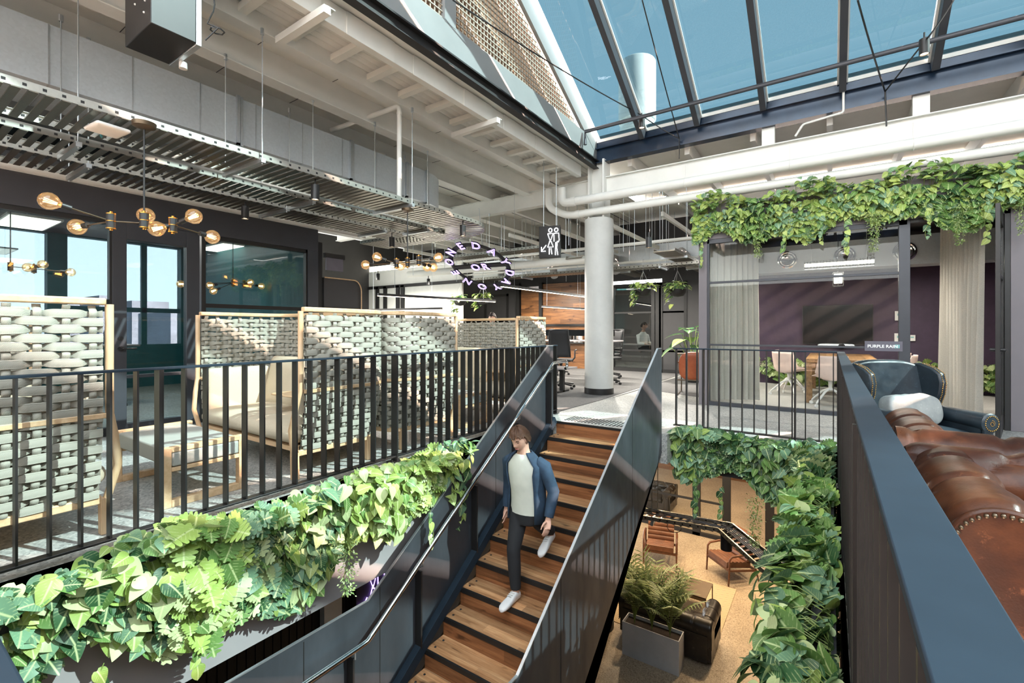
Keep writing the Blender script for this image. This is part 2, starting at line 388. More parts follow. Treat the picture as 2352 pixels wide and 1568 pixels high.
struct('trim_1', MB().box(VL-.06, VL, -.5, 5.6, -.95, 0), 'grey_paint', label='grey edge band under the railing on the pods side')
struct('trim_2', MB().box(VR, VR+.05, -.5, VF+.05, -.95, 0), 'grey_paint', label='grey edge band under the parapet by the sofas')
struct('trim_3', MB().box(-1.6, VR, VF, VF+.05, -.48, -.002), 'charcoal_wall', label='dark edge band under the far railing')
struct('trim_4', MB().box(VL, VR, -.05, VN, -.95, 0), 'grey_paint', label='grey edge band on the near side of the stair opening')
# lower storey
LZ = -4.5
struct('floor_lower', MB().box(-9, 7, -3, 20, LZ-.2, LZ), 'lower_concrete', label='polished concrete floor of the lower level')
struct('wall_lower_left', MB().box(-4.75, -4.6, -3, 10.5, LZ, -.36), 'near_black', label='black tiled wall under the pods side')
wt = MB()
for i in range(60): wt.box(-4.6, -4.585, -.4+i*.085, -.4+i*.085+.072, -3.2, -.4)
tag(wt.build('wall_tiles', 'near_black', smooth=None), 'glossy black finger tiles on the lower wall behind the stairs', 'tiles')
struct('wall_lower_white', MB().box(-4.58, -4.5, 3.0, 3.22, LZ, -.36), 'white_paint', label='white wall end beside the purple neon sign below')
struct('wall_lower_back', MB().box(-9, 7, 19.4, 19.6, LZ, -.36), 'panel_wood', label='timber wall at the back of the lower level')
struct('wall_lower_right', MB().box(2.2, 2.4, -3, 19.5, LZ, -.36), 'charcoal_wall', label='dark wall on the right of the lower level')
struct('wall_lower_near', MB().box(-9, 2.3, -3.2, -3.0, LZ, -.36), 'charcoal_wall', label='dark wall at the near end of the lower level')

# ---------------- columns
cc = Vector((-3.72, 8.44, 0))
t = MB().lathe([(.275, .115), (.275, 3.36), (.262, 3.38)], cc, 40)
col = struct('column', t, 'column_concrete', smooth=40, label='round pale concrete column in the middle of the upper floor')
MB().lathe([(.283, .003), (.283, .12), (.27, .125)], cc, 40).build('column_skirt', 'black_steel', col, smooth=40)
sh = MB().box(cc.x-.16, cc.x+.16, cc.y-.02, cc.y+.02, 3.36, 4.5); sh.box(cc.x-.17, cc.x-.13, cc.y-.15, cc.y+.15, 3.36, 4.5); sh.box(cc.x+.13, cc.x+.17, cc.y-.15, cc.y+.15, 3.36, 4.5)
sh.build('column_stub', 'white_paint', col, bevel=.004)
col = struct('column', MB().lathe([(.275, LZ+.14), (.275, -.36)], cc, 40), 'column_concrete', smooth=40, label='round pale column of the lower level seen past the stair side')
MB().lathe([(.285, LZ+.002), (.285, LZ+.14), (.27, LZ+.145)], cc, 40).build('column_skirt', 'black_steel', col, smooth=40)

# ---------------- upper ceiling left of the gable
GX = -3.75
cg = MB()
def corr(x0, x1, y0, y1, z, pitch=.085, amp=.016):
    n = int((x1-x0)/pitch*6); xs = [x0+(x1-x0)*i/n for i in range(n+1)]
    cg.add([(x, y, z+amp*math.sin(2*PI*(x-x0)/pitch)) for x in xs for y in (y0, y1)], [(2*i, 2*i+1, 2*i+3, 2*i+2) for i in range(n)])
corr(-4.75, -4.0, -4, 12, 4.42, .1, .026)
struct('ceiling', cg, 'white_paint', smooth=60, label='cream corrugated roof sheet strip beside the gable')
struct('ceiling_leak_strip', MB().box(-4.02, -3.76, -4, 8.7, 4.44, 4.5).box(-3.8, 9.2, 8.5, 8.74, 4.86, 4.95).box(-3.8, 9.2, 8.70, 8.76, 4.58, 4.95), 'cream_ceiling', label='added cream strips that stop sky light leaking in at the roof edge')  # added closers, keep sky light from leaking past the roof edges
struct('ceiling_dark', MB().box(-16, -7.3, -4, 4.8, 4.44, 4.55), 'near_black', label='dark roof space over the left offices')
struct('ceiling_left', MB().box(-7.3, -4.75, -4, 24, 4.44, 4.55).box(-16, -7.3, 4.8, 24, 4.44, 4.55), 'cream_ceiling', label='cream roof lining above the ducts')
struct('ceiling_back', MB().box(-4.75, 9, 12, 24, 4.46, 4.55).box(-4.0, 9, 8.72, 12, 4.62, 4.7), 'cream_ceiling', label='cream roof lining over the back of the office')
for i, (x, w, z0, z1, nm) in enumerate([(-4.03, .09, 4.20, 4.42, 'pale purlin with lapped joints nearest the gable'), (-4.76, .15, 4.22, 4.42, 'white box beam beside the corrugated strip'),
                               (-5.35, .1, 4.12, 4.44, 'deep white beam over the cable trays'), (-6.35, .1, 4.16, 4.44, 'white beam above the metal duct'), (-7.6, .12, 4.14, 4.44, 'white beam over the left offices'), (-9.2, .12, 4.14, 4.44, 'far white beam over the left offices')]):
    b = MB().box(x-w/2, x+w/2, -4, 20 if i > 1 else 8.2, z0, z1)
    if i > 1: b.box(x-w/2-.05, x+w/2+.05, -4, 20, z0-.015, z0)
    if i == 0:
        for y in (2.0, 2.9, 3.8, 4.7, 5.6, 6.5): b.box(x+w/2, x+w/2+.012, y, y+.62, z0-.01, z1)
    struct('beam', b, 'white_paint', bevel=.004, label=nm)
bt = MB()
for k in range(18): bt.box(-4.72, -4.06, .2+.5*k, .2+.5*k+.085, 4.30, 4.37)
struct('batten', bt, 'cream_ceiling', label='row of short cream battens under the corrugated strip')
seam = MB()
for x in (-5.0, -5.75, -6.0, -6.8, -7.2, -8.2, -8.7): seam.box(x, x+.018, -4, 20, 4.43, 4.44)
for y in [i*.95-3 for i in range(22)]: seam.box(-12, -4.8, y, y+.006, 4.436, 4.441)
struct('trim_5', seam, 'dark_grey_frame', label='thin dark joints between the roof lining sheets')
for (a, b_, lab) in [(onZ(640, 95, 4.15), onZ(752, 22, 4.15), 'white angle brace crossing the corrugated strip near the air unit'), (onZ(1040, 312, 4.16), onZ(1145, 276, 4.16), 'white angle brace crossing the corrugated strip far end')]:
    struct('beam', MB().bar(a, b_, .07, .07).bar(a+Vector((0, .04, .035)), b_+Vector((0, .04, .035)), .08, .01), 'white_paint', label=lab)
# cross beam above the sign, running toward the column
struct('beam', MB().box(-12, -3.9, 8.42, 8.5, 3.85, 4.16).box(-12, -3.9, 8.37, 8.55, 3.84, 3.855).box(-12, -3.9, 8.37, 8.55, 4.155, 4.17), 'white_paint', label='white steel beam running left from the column')
struct('beam', MB().box(-3.55, 9, 8.42, 8.46, 3.87, 4.16).box(-3.55, 9, 8.36, 8.52, 3.86, 3.875).box(-3.55, 9, 8.36, 8.52, 4.155, 4.17), 'white_paint', label='white steel beam running right from the column over the meeting room')
for k, px in enumerate((1765, 2115)):
    p = onY(px, 300, 8.44); struct('beam', MB().box(p.x-.09, p.x+.09, 8.40, 8.5, 4.17, 4.46), 'white_paint', label=('short white post between navy and white beams, nearer the column', 'short white post between navy and white beams, farther right')[k])
rb = MB()
for k in range(9): rb.box(-3.2+1.05*k, -3.12+1.05*k, 8.6, 14, 4.36, 4.6)
struct('beam', rb, 'white_paint', label='pale purlins over the meeting room roof space')
for k, x in enumerate((-10.5, -8.3, -6.2)):
    struct('beam', MB().box(x, x+.1, 8.6, 20, 4.0, 4.3), 'white_paint', label=('far left white roof beam over the back office', 'middle white roof beam over the back office', 'white roof beam over the back office nearest the column')[k])

# ---------------- gable wall with mesh (plane X = GX) and skylight
PITCH = .57; EY, EZ = 8.4, 4.88; RY = 1.6; RZ = EZ+PITCH*(EY-RY); EY2 = 2*RY-EY
def gz(y): return EZ+PITCH*(EY-y) if y > RY else EZ+PITCH*(y-EY2)
gw = MB(); T = .06
gw.prism([(GX, EY2, 4.5), (GX, EY, 4.5), (GX, EY, 4.9), (GX, EY2, 4.9)], (-T, 0, 0))
for sgn in (1, -1):
    y0 = EY if sgn > 0 else EY2
    gw.prism([(GX+.004, y0, 4.62), (GX+.004, y0, gz(y0)+.05), (GX+.004, RY, RZ+.05), (GX+.004, RY, RZ-.45)], (-T, 0, 0))
for y in (4.08, 1.9): gw.box(GX-T, GX+.003, y, y+.2, 4.88, gz(y)-.1)
struct('wall_gable', gw, 'light_grey_frame', label='light grey gable frame under the skylight')
ms = MB()
y = EY2+.3
while y < EY-.3:
    zt = gz(y)-.40
    if zt > 4.92: ms.box(GX-.05, GX-.038, y-.007, y+.007, 4.9, zt)
    y += .072
z = 4.93
while z < RZ-.45:
    yy = EY-(z+.40-EZ)/PITCH; y2 = EY2+(z+.40-EZ)/PITCH
    if yy-y2 > .1: ms.box(GX-.042, GX-.03, y2, yy, z-.007, z+.007)
    z += .072
tag(ms.build('gable_mesh', 'gable_mesh'), 'cream woven wire mesh filling the gable', 'mesh panel')
struct('wall_gable_back', MB().prism([(GX-.22, EY2, 4.5), (GX-.22, EY, 4.5), (GX-.22, EY, EZ+.05), (GX-.22, RY, RZ+.1), (GX-.22, EY2, EZ+.05)], (-.03, 0, 0)), 'terracotta_back', label='tan lining behind the gable mesh')
struct('beam', MB().box(GX-.06, GX+.05, EY2, EY, 4.36, 4.37).box(GX-.03, GX+.0, EY2, EY, 4.37, 4.5).box(GX-.06, GX+.06, EY2, EY, 4.49, 4.51), 'near_black', label='rusty black steel channel under the gable wall')
nb = MB().box(GX, 9, EY, EY+.03, 4.46, 4.86).box(GX, 9, EY-.07, EY+.1, 4.45, 4.47).box(GX, 9, EY-.07, EY+.1, 4.72, 4.74)
struct('beam', nb, 'navy_steel', label='glossy navy steel beam along the foot of the skylight')
struct('trim_6', MB().box(GX, 9, EY-.01, EY+.06, 4.86, 4.98), 'white_paint', label='white sill strip under the skylight glass')
mx = [onY(1480, 290, EY).x, onY(1605, 275, EY).x, onY(1755, 232, EY).x, onY(1935, 185, EY).x, onY(2145, 145, EY).x]
mx += [mx[-1]+1.02*k for k in range(1, 7)]
ln = math.hypot(EY-RY, RZ-EZ); nrm = Vector((0, PITCH, 1)).normalized()
for i, x in enumerate(mx):
    a = Vector((x, EY-.02, gz(EY)))-nrm*.02; b_ = Vector((x, RY, RZ))-nrm*.02
    m_ = MB(); m_.bar(a-nrm*.11, b_-nrm*.11, .085, .2, nrm)
    o = struct('skylight_rafter', m_, 'dark_grey_frame', bevel=.004, label=f'dark rafter of the skylight, {["first","second","third","fourth","fifth","sixth","seventh","eighth","ninth","tenth","eleventh"][i]} from the gable')
    MB().bar(a+nrm*.0, b_+nrm*.0, .13, .03, nrm).build('cap_strip', 'white_paint', o)
for i, x in enumerate(mx):
    a = Vector((x, EY2+.02, gz(EY2))); b_ = Vector((x, RY, RZ)); n2 = Vector((0, -PITCH, 1)).normalized()
    struct('skylight_rafter', MB().bar(a-n2*.13, b_-n2*.13, .085, .2, n2), 'dark_grey_frame', label=f'dark rafter of the rear skylight slope, {["first","second","third","fourth","fifth","sixth","seventh","eighth","ninth","tenth","eleventh"][i]} from the gable')
struct('beam', MB().box(GX, 9, RY-.06, RY+.06, RZ-.3, RZ+.02), 'dark_grey_frame', label='ridge beam of the skylight')
edges = [GX+.05]+mx+[mx[-1]+1.0]
for i in range(len(edges)-1):
    x0, x1 = edges[i]+.03, edges[i+1]-.03
    w = MB().prism([(x0, EY+.02, gz(EY)+.02), (x1, EY+.02, gz(EY)+.02), (x1, RY, RZ+.03), (x0, RY, RZ+.03)], (0, .006, .012))
    struct('window_%d' % (10+i), w, 'sky_glass', label='tinted skylight pane')
struct('beam', MB().box(GX-.1, 9, EY2-.1, EY2, 4.4, 4.86), 'navy_steel', label='steel beam along the rear foot of the skylight')
struct('trim_7', MB().tube([(GX+.05, 7.78, 4.62), (GX+.05, 7.78, 4.86), (9, 7.78, 4.86)], .032, 10), 'dark_grey_frame', smooth=40, label='dark tube running across the foot of the skylight rafters')
struct('wall_sun_block', MB().prism([(9.02, EY2, 4.4), (9.02, EY, 4.4), (9.02, EY, EZ+.05), (9.02, RY, RZ+.1), (9.02, EY2, EZ+.05)], (.06, 0, 0)), 'light_grey_frame', label='unseen grey gable wall added to block sun past the skylight glass')  # added out of view so sun enters only through the tinted panes
# vent stack outside
p = onX(1352, 330, -3.5)
vs = thing('roof_vent', 'white round roof vent standing outside the skylight', 'roof vent', (-3.35, 9.55, 4.6))
MB().lathe([(.1, 0), (.2, .42), (.33, .62), (.35, .8), (.35, 1.0), (.38, 1.0), (.38, 2.2), (.355, 2.24)], (0, 0, 0), 36).build('vent_body', 'vent_white', vs, smooth=35, local=True)

# ---------------- left glazed office front (X = LX)
LX = -7.0
def LY(px): return onX(px, 700, LX).y
yA, yB, yC, yD, yE, yF, yG = LY(255), LY(288), LY(425), LY(455), LY(465), LY(703), LY(726)
GH = 2.53
fr = MB().box(LX-.06, LX+.06, -3, yG, GH, 2.88).box(LX-.06, LX+.06, yF, yG, 0, GH)
struct('wall_left', fr, 'dark_grey_frame', bevel=.004, label='dark grey bulkhead over the left glazed offices')
struct('trim_8', MB().box(LX-.05, LX+.12, -3, yG+.9, 2.88, 2.945), 'white_paint', label='white rail along the top of the left bulkhead')
dr = MB().box(LX-.05, LX+.05, yA, yB, 0, GH).box(LX-.05, LX+.05, yC, yD, 0, GH).box(LX-.05, LX+.05, yB, yC, 2.33, GH).box(LX-.05, LX+.05, yB, yC, 0, .12).box(LX-.03, LX+.03, yB, yC, .66, .70)
d1 = struct('door_1', dr, 'dark_grey_frame', bevel=.004, label='dark steel framed glass door of the left office')
MB().box(LX-.008, LX+.008, yB, yC, .12, 2.33).build('door_pane', 'glass_teal', d1)
hd = MB().cyl((LX+.05, yB-.06, 1.02), (LX+.075, yB-.06, 1.02), .03).cyl((LX+.05, yB-.06, 1.14), (LX+.07, yB-.06, 1.14), .026).tube([(LX+.07, yB-.06, 1.02), (LX+.1, yB-.06, 1.02), (LX+.105, yB+.08, 1.02)], .01)
hd.build('door_handle', 'black_plastic', d1, smooth=40)
for n_, (y0, y1) in enumerate(((-3, yA), (yE, yF))):
    b = MB().box(LX-.04, LX+.04, y0, y1, 0, .1).box(LX-.04, LX+.04, y0, y1, GH-.05, GH)
    for yy in (y0, y1): b.box(LX-.04, LX+.04, yy-.025, yy+.025, 0, GH)
    b.box(LX-.02, LX+.025, y0, y1, 1.545, 1.60)
    w = struct('window_%d' % (n_+1), b, 'black_steel', label=('big glazed office front left of the door', 'big glazed office front right of the door')[n_])
    MB().box(LX-.008, LX+.008, y0, y1, .1, GH-.05).build('pane', 'glass_teal', w)
# room behind
WX = -12.5
rm = MB().box(WX-.1, WX+.1, -6, 4.7, -.0, .92).box(WX-.1, WX+.1, -6, 4.7, 3.1, 4.4)
piers = [(-6, -4.6)] + [(onX(105, 600, WX).y, onX(151, 600, WX).y), (onX(411, 600, WX).y, 4.7)]
for a, b_ in piers: rm.box(WX-.1, WX+.12, a, b_, .92, 3.1)
struct('wall_far_left', rm, 'teal_wall', label='teal outer wall of the left offices')
wf = MB()
for px in (330,): y = onX(px, 600, WX).y; wf.box(WX-.04, WX+.04, y-.05, y+.05, .92, 3.1)
wf.box(WX-.04, WX+.04, piers[1][1], piers[2][0], 1.62, 1.72)
wn = struct('window_3', wf, 'teal_wall', label='outer window of the left offices looking at the sky')
MB().box(WX-.008, WX+.008, -4.6, 4.6, .92, 3.1).build('pane', 'window_tint', wn)
struct('wall_office_end', MB().box(WX, -8.27, 4.64, 4.72, 0, 3.2).box(-8.27, -7.07, 4.46, 4.495, 0, 2.86), 'teal_wall', label='teal end wall inside the left offices')
struct('ceiling_office', MB().box(WX, LX-.1, -6, 4.5, 3.12, 3.2).box(WX, LX-.1, 4.5, 4.64, 3.12, 3.2), 'near_black', label='dark ceiling inside the left offices')
for i, (px, py) in enumerate(((62, 512), (-20, 575), (515, 570), (480, 607))):
    p = onZ(px, py, 2.9); q = MB().box(p.x-.6, p.x+.6, p.y-.3, p.y+.3, 2.9, 2.93)
    q = tag(q.build('panel_light', 'white_plastic', org=(p.x, p.y, 2.9)), ('flat white ceiling light panel seen through the far left glass', 'flat white light panel at the left picture edge', 'upper flat light panel behind the glass right of the door', 'lower flat light panel behind the glass right of the door')[i], 'ceiling light')
    MB().tube([(p.x, p.y, 2.93), (p.x, p.y, 3.12)], .006, 6).build('hanger_rod', 'galvanised', q)
    MB().box(p.x-.57, p.x+.57, p.y-.27, p.y+.27, 2.893, 2.9).build('diffuser', 'panel_light', q)
# distant city
for i, (px0, px1, py, X, lab) in enumerate([(303, 388, 690, -70, 'brick tower block outside the door window'), (228, 262, 678, -75, 'grey tower block outside, left of the door'), (392, 425, 716, -50, 'lower block outside, right of the brick tower'), (150, 235, 686, -90, 'distant low roofline outside the left window')]):
    a, b_ = onX(px0, py, X), onX(px1, py, X)
    tag(MB().box(X-8, X, a.y, b_.y, -6, a.z).build('building', 'building_far', org=(X-4, (a.y+b_.y)/2, -6)), lab, 'building')

# ---------------- meeting room (front at MY)
MY = 8.22; ML = onY(1606, 900, MY).x; MR = onY(2088, 700, MY).x; MD = onY(2306, 700, MY).x
mw = MB().box(ML, 6, MY-.04, MY+.08, 2.73, 3.3).box(ML, ML+.13, MY-.04, MY+.1, 0, 2.73)
mw.box(MD+.05, 6, MY-.04, MY+.08, 0, 2.73)
struct('wall_meeting_front', mw, 'fascia_grey', bevel=.004, label='mauve grey front of the purple meeting room')
wf = MB(); g0, g1 = ML+.13, MR-.02
wf.box(g0, g0+.035, MY-.03, MY+.05, 0, 2.73).box(g1-.09, g1+.03, MY-.03, MY+.05, 0, 2.73).box(g0, g1, MY-.03, MY+.05, 2.66, 2.73).box(g0, g1, MY-.03, MY+.05, 0, .06)
wf.box(g0, g1, MY-.015, MY+.02, 2.0, 2.035).box(g0, g1, MY-.015, MY+.02, .98, 1.01)
w4 = struct('window_4', wf, 'dark_grey_frame', bevel=.003, label='black framed glass front of the purple meeting room')
MB().box(g0, g1, MY, MY+.01, .06, 2.66).build('pane', 'glass_clear', w4)
df = MB().box(MR+.01, MD+.05, MY-.03, MY+.06, 2.68, 2.73).box(MD, MD+.05, MY-.03, MY+.06, 0, 2.73)
struct('trim_9', df, 'black_steel', label='black door frame of the purple meeting room')
# open door leaf, hinged at the right jamb and swung out of the opening
dl = thing('door_2', 'black steel glass door of the meeting room standing open', None, (MD-.02, MY, 0), math.radians(76))
dl['kind'] = 'structure'
MB().box(-.9, -.80, -.02, .02, .02, 2.66).box(-.1, 0, -.02, .02, .02, 2.66).box(-.8, -.1, -.02, .02, .02, .2).box(-.8, -.1, -.02, .02, 2.5, 2.66).box(-.8, -.1, -.015, .015, 1.85, 1.89).box(-.8, -.1, -.015, .015, .98, 1.02).build('door_frame', 'black_steel', dl, bevel=.003, local=True)
MB().box(-.8, -.1, -.004, .004, .2, 2.5).build('door_pane', 'glass_clear', dl, local=True)
MB().cyl((-.85, -.06, 1.02), (-.85, .06, 1.02), .02).tube([(-.85, -.06, 1.02), (-.72, -.065, 1.02)], .01).tube([(-.85, .06, 1.02), (-.72, .065, 1.02)], .01).build('door_handle', 'black_plastic', dl, smooth=40, local=True)
MBK = 12.3
struct('wall_meeting_back', MB().box(ML, 6, MBK, MBK+.1, 0, 3.1), 'purple_plaster', label='dark purple rendered wall of the meeting room')
struct('wall_meeting_right', MB().box(2.9, 3.0, MY+.1, MBK, 0, 3.1), 'purple_plaster', label='purple side wall of the meeting room')
struct('ceiling_meeting', MB().box(ML, 6, MY+.1, MBK, 3.1, 3.2), 'charcoal_wall', label='dark ceiling of the meeting room')
struct('floor_meeting', MB().box(ML+.1, 2.9, MY+.05, MBK, .0, .008), 'carpet_light', label='pale grey carpet inside the meeting room')
ws = MB().box(ML-.0, ML+.05, MY+.1, MY+.16, 0, 2.73).box(ML, ML+.05, MY+.1, MBK, 2.7, 3.3).box(ML, ML+.05, MY+.1, MBK, 0, .06).box(ML, ML+.05, 10.2, 10.26, 0, 2.7)
w5 = struct('window_5', ws, 'dark_grey_frame', label='glazed side of the purple meeting room')
MB().box(ML+.02, ML+.03, MY+.16, MBK, .06, 2.7).build('pane', 'glass_clear', w5)
struct('wall_right', MB().box(5.9, 6.0, 3.5, MY, 0, 4.4), 'fascia_grey', label='grey wall at the far right')

struct('wall_near', MB().box(-14, 9, -4.2, -4.0, 0, 3.0), 'charcoal_wall', label='dark wall added behind the viewpoint to cut sky reflections in the glass')  # added out of view, keeps bright sky out of the glass reflections
struct('wall_side', MB().box(9, 9.2, -4, 24, 0, 4.6), 'cream_ceiling', label='unseen wall added at the far right to block open sky and sun')  # added out of view, shuts out direct sun and sky from the right
# ---------------- back of the office
BY = 13.5
struct('wall_back', MB().box(-13.9, -9.0, BY, BY+.15, 0, 4.4).box(-9.0, ML, BY, BY+.15, 2.72, 4.4).box(-9.05, -8.6, BY, BY+.15, 0, 2.72).box(-4.0, ML, BY, BY+.15, 0, 2.72), 'charcoal_wall', label='charcoal wall at the back of the office')
def backwin(n_, px0, px1, ztop, lab, mull=(), rails=()):
    x0, x1 = onY(px0, 760, BY).x, onY(px1, 760, BY).x
    b = MB().box(x0, x0+.08, BY-.02, BY+.1, 0, ztop).box(x1-.08, x1, BY-.02, BY+.1, 0, ztop).box(x0, x1, BY-.02, BY+.1, ztop-.08, ztop).box(x0, x1, BY-.02, BY+.1, 0, .1)
    for m_ in mull: xx = onY(m_, 760, BY).x; b.box(xx-.05, xx+.05, BY-.02, BY+.1, 0, ztop)
    for r in rails: b.box(x0, x1, BY, BY+.05, r, r+.05)
    w = struct('window_%d' % n_, b, 'near_black', label=lab)
    MB().box(x0+.08, x1-.08, BY+.02, BY+.03, .1, ztop-.08).build('pane', 'glass_dark', w)
backwin(6, 1405, 1512, 2.6, 'dark framed glass office front right of the column', (1500,), (1.72, .6))
backwin(7, 1512, 1578, 2.6, 'dark framed glass office door near the meeting room', (1518,), (1.72, .6))
backwin(8, 1060, 1168, 2.5, 'dark framed glass office behind the pods', (1115,), (1.5,))
struct('wall_office_back', MB().box(-14, -2, 17.4, 17.5, 0, 3.0), 'grey_paint', label='pale wall inside the back offices')
struct('wall_timber', MB().box(onY(1247, 760, BY-.1).x, onY(1345, 760, BY-.1).x, BY-.1, BY-.02, 0, 2.75), 'panel_wood', label='timber lined wall behind the desks')
struct('wall_timber_small', MB().box(onY(1197, 760, BY-.1).x, onY(1240, 760, BY-.1).x, BY-.1, BY-.02, .9, 2.6), 'panel_wood', label='narrow timber panel in the dark back wall')
fr = MB()
for px in (1191, 1243, 1349): x = onY(px, 760, BY-.1).x; fr.box(x-.06, x+.06, BY-.16, BY, 0, 2.8)
fr.box(onY(1247, 760, BY-.1).x, onY(1345, 760, BY-.1).x, BY-.16, BY-.1, 1.35, 1.42).box(onY(1247, 760, BY-.1).x, onY(1345, 760, BY-.1).x, BY-.3, BY-.1, .8, .84)
struct('trim_10', fr, 'near_black', label='black framing on the timber wall')
WY = 11.0
wp = MB().box(-14, -9.4, WY, WY+.08, 0, 3.3)
struct('wall_white', wp, 'white_paint', label='white wall with glazed panels at the left back')
fr = MB()
for px in (868, 886, 915, 926): x = onY(px, 700, WY).x; fr.box(x-.08, x+.08, WY-.05, WY-.001, 0, 2.75)
fr.box(-14, -9.4, WY-.05, WY-.001, 2.68, 2.78)
struct('trim_11', fr, 'near_black', label='black uprights on the white wall')
struct('window_9', MB().box(-14, -9.4, WY+.02, WY+.05, 3.32, 3.5), 'panel_light', label='bright high window over the white wall')
struct('wall_left_back', MB().box(-13.9, -13.8, 8.2, 24, 0, 4.4), 'charcoal_wall', label='dark wall at the far left back')
# ================================================================ RAILINGS
RZT = 1.018
def railing(label, p0, p1, n, posts=(), group=None, zb=.065):
    p0, p1 = Vector(p0), Vector(p1); d = p1-p0; L = d.length; rz = math.atan2(d.y, d.x)
    t = thing('railing', label, 'railing', p0, rz)
    MB().box(0, L, -.0325, .0325, RZT-.014, RZT).build('top_rail', 'cap_steel', t, bevel=.002, local=True)
    MB().box(0, L, -.0325, .0325, zb-.014, zb).build('bottom_rail', 'black_steel', t, bevel=.002, local=True)
    b0 = MB().box(-.005, .005, -.0325, .0325, zb, RZT-.014).build('baluster', 'black_steel', t, local=True); b0.location = (.03, 0, 0)
    for i in range(1, n):
        b = b0.copy(); COL.objects.link(b); b.location = (.03+(L-.06)*i/(n-1), 0, 0); b.parent = t
    for x in posts:
        m = MB().box(x-.008, x+.008, -.04, .04, 0, RZT-.014); m.box(x-.06, x+.06, -.05, .05, 0, .012).cyl((x+.035, 0, .012), (x+.035, 0, .026), .011, 6).cyl((x-.035, 0, .012), (x-.035, 0, .026), .011, 6)
        m.build('post', 'black_steel', t, local=True)
    return t
railing('long black flat bar railing in front of the woven pods', (-3.39, .0, 0), (-3.39, 6.12, 0), 50, (1.13, 3.0, 4.95, 6.08))
railing('grey capped parapet railing beside the brown sofa', (.0875, .0, 0), (.0875, 5.93, 0), 54, (1.5, 3.0, 4.5))
railing('thin far railing between the stair side and the parapet', (-1.62, 5.96, 0), (.055, 5.96, 0), 14, (.35, 1.3))
railing('near railing under the viewpoint at the front of the opening', (-3.35, .040, 0), (.05, .040, 0), 28, (1.0, 2.2))

# ================================================================ STAIRCASE
st = thing('staircase', 'dark steel staircase with reclaimed timber treads going down', 'staircase', (-2.4, 5.6, 0))
RI, GO, NS = .17, .25, 12
XL, XR = -3.15, -1.67
def nose(y): return .68*(y-5.6)
bolt = None
for i in range(NS+1):
    yb = 5.6-GO*i
    if i < NS or True:
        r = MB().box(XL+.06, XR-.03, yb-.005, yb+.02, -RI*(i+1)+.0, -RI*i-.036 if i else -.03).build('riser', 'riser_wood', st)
    if i > 0:
        zt = -RI*i
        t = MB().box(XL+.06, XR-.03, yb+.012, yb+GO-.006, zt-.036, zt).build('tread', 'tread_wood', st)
        MB().box(XL+.06, XR-.03, yb-.01, yb+.012, zt-.042, zt+.002).build('nosing', 'black_steel', t)
        m = MB()
        for yy in (.07, .18): m.lathe([(.011, 0), (.011, .003), (.008, .006), (0, .006)], (XL+.12, yb+yy, zt), 10)
        m.build('bolt', 'black_plastic', t, smooth=40)
MB().box(XL+.06, XR-.03, 5.59, 5.605, -.03, 0).build('top_nosing', 'black_steel', st)
MB().box(XL+.02, XR-.0, .6, 5.6-GO*NS-.02, -RI*(NS+1)-.06, -RI*(NS+1)).build('landing', 'tread_wood', st)
def panel(x, side, yend):
    top = lambda y: min(1.02, nose(y)+1.12)
    yt = 5.6-(1.12-1.02)/.68
    poly = [(5.6, 1.02), (yt, 1.02), (2.5, top(2.5)), (yend, top(2.5)), (yend, -2.9), (2.1, -2.6), (2.45, nose(2.45)-.22), (5.6, nose(5.6)-.22)]
    return MB().prism([(x-.007, y, z) for y, z in poly], (.014, 0, 0)), poly
for (x, side, ye, lab) in ((XL, -1, 1.0, 'left side plate'), (XR, 1, 2.3, 'right side plate')):
    m, poly = panel(x, side, ye); sp = m.build('side_panel', 'mill_steel', st, bevel=.002)
    e = MB(); pts = [(x, y, z+.004) for y, z in poly[:4]]
    for a, b_ in zip(pts[:-1], pts[1:]): e.bar(a, b_, .02, .008)
    e.build('edge_strip', 'galvanised', sp)
    j = MB()
    for y in ((4.27, 1.93, 2.62) if side < 0 else (3.08, 4.6)):
        zt = min(1.02, max(nose(y), nose(2.5))+1.12); j.box(x-.0085, x+.0085, y-.004, y+.004, max(nose(y)-.2, -2.4), zt-.02)
    j.build('panel_joint', 'near_black', sp)
MB().box(XR, XR+1.0, 2.29, 2.304, -2.6, nose(2.5)+1.12).build('side_panel', 'mill_steel', st, bevel=.002)
sf = MB()
for y in (2.3, 3.03, 3.84, 4.62, 5.42): sf.box(XL+.008, XL+.085, y-.008, y+.008, max(nose(y), -2.1)+.1, max(nose(y), nose(2.5))+.78)
for y in (2.3, 3.03, 3.84, 4.62, 5.42):
    MB().box(XL+.008, XL+.085, y-.008, y+.008, max(nose(y), -2.1)+.1, max(nose(y), nose(2.5))+.80).build('stiffener', 'black_steel', st)
MB().bar((XL+.045, 5.55, nose(5.55)+.06), (XL+.045, 2.6, nose(2.6)+.06), .07, .10).build('stringer', 'cap_steel', st, bevel=.002)
MB().bar((XR-.015, 5.58, nose(5.58)-.02), (XR-.015, 2.6, nose(2.6)-.02), .02, .2).build('stringer', 'black_steel', st)
hx = XL+.1; hz = lambda y: max(nose(y), nose(2.42))+.92
hp = [(hx, 1.0, hz(1))]+[(hx, 2.36, hz(1)), (hx, 2.42, hz(2.42)+.004)]+[(hx, y, hz(y)) for y in (2.52, 3.5, 4.5, 5.3)]+[(hx, 5.42, hz(5.4)+.01), (hx, 5.5, hz(5.4)+.02), (hx, 5.78, hz(5.4)+.02)]
for k in range(7):
    a = k/6*PI; hp.append((hx, 5.78+.05*math.sin(a), hz(5.4)+.02-.05+.05*math.cos(a)))
hr = MB().tube(hp, .021, 12).build('handrail', 'chrome', st, smooth=40)
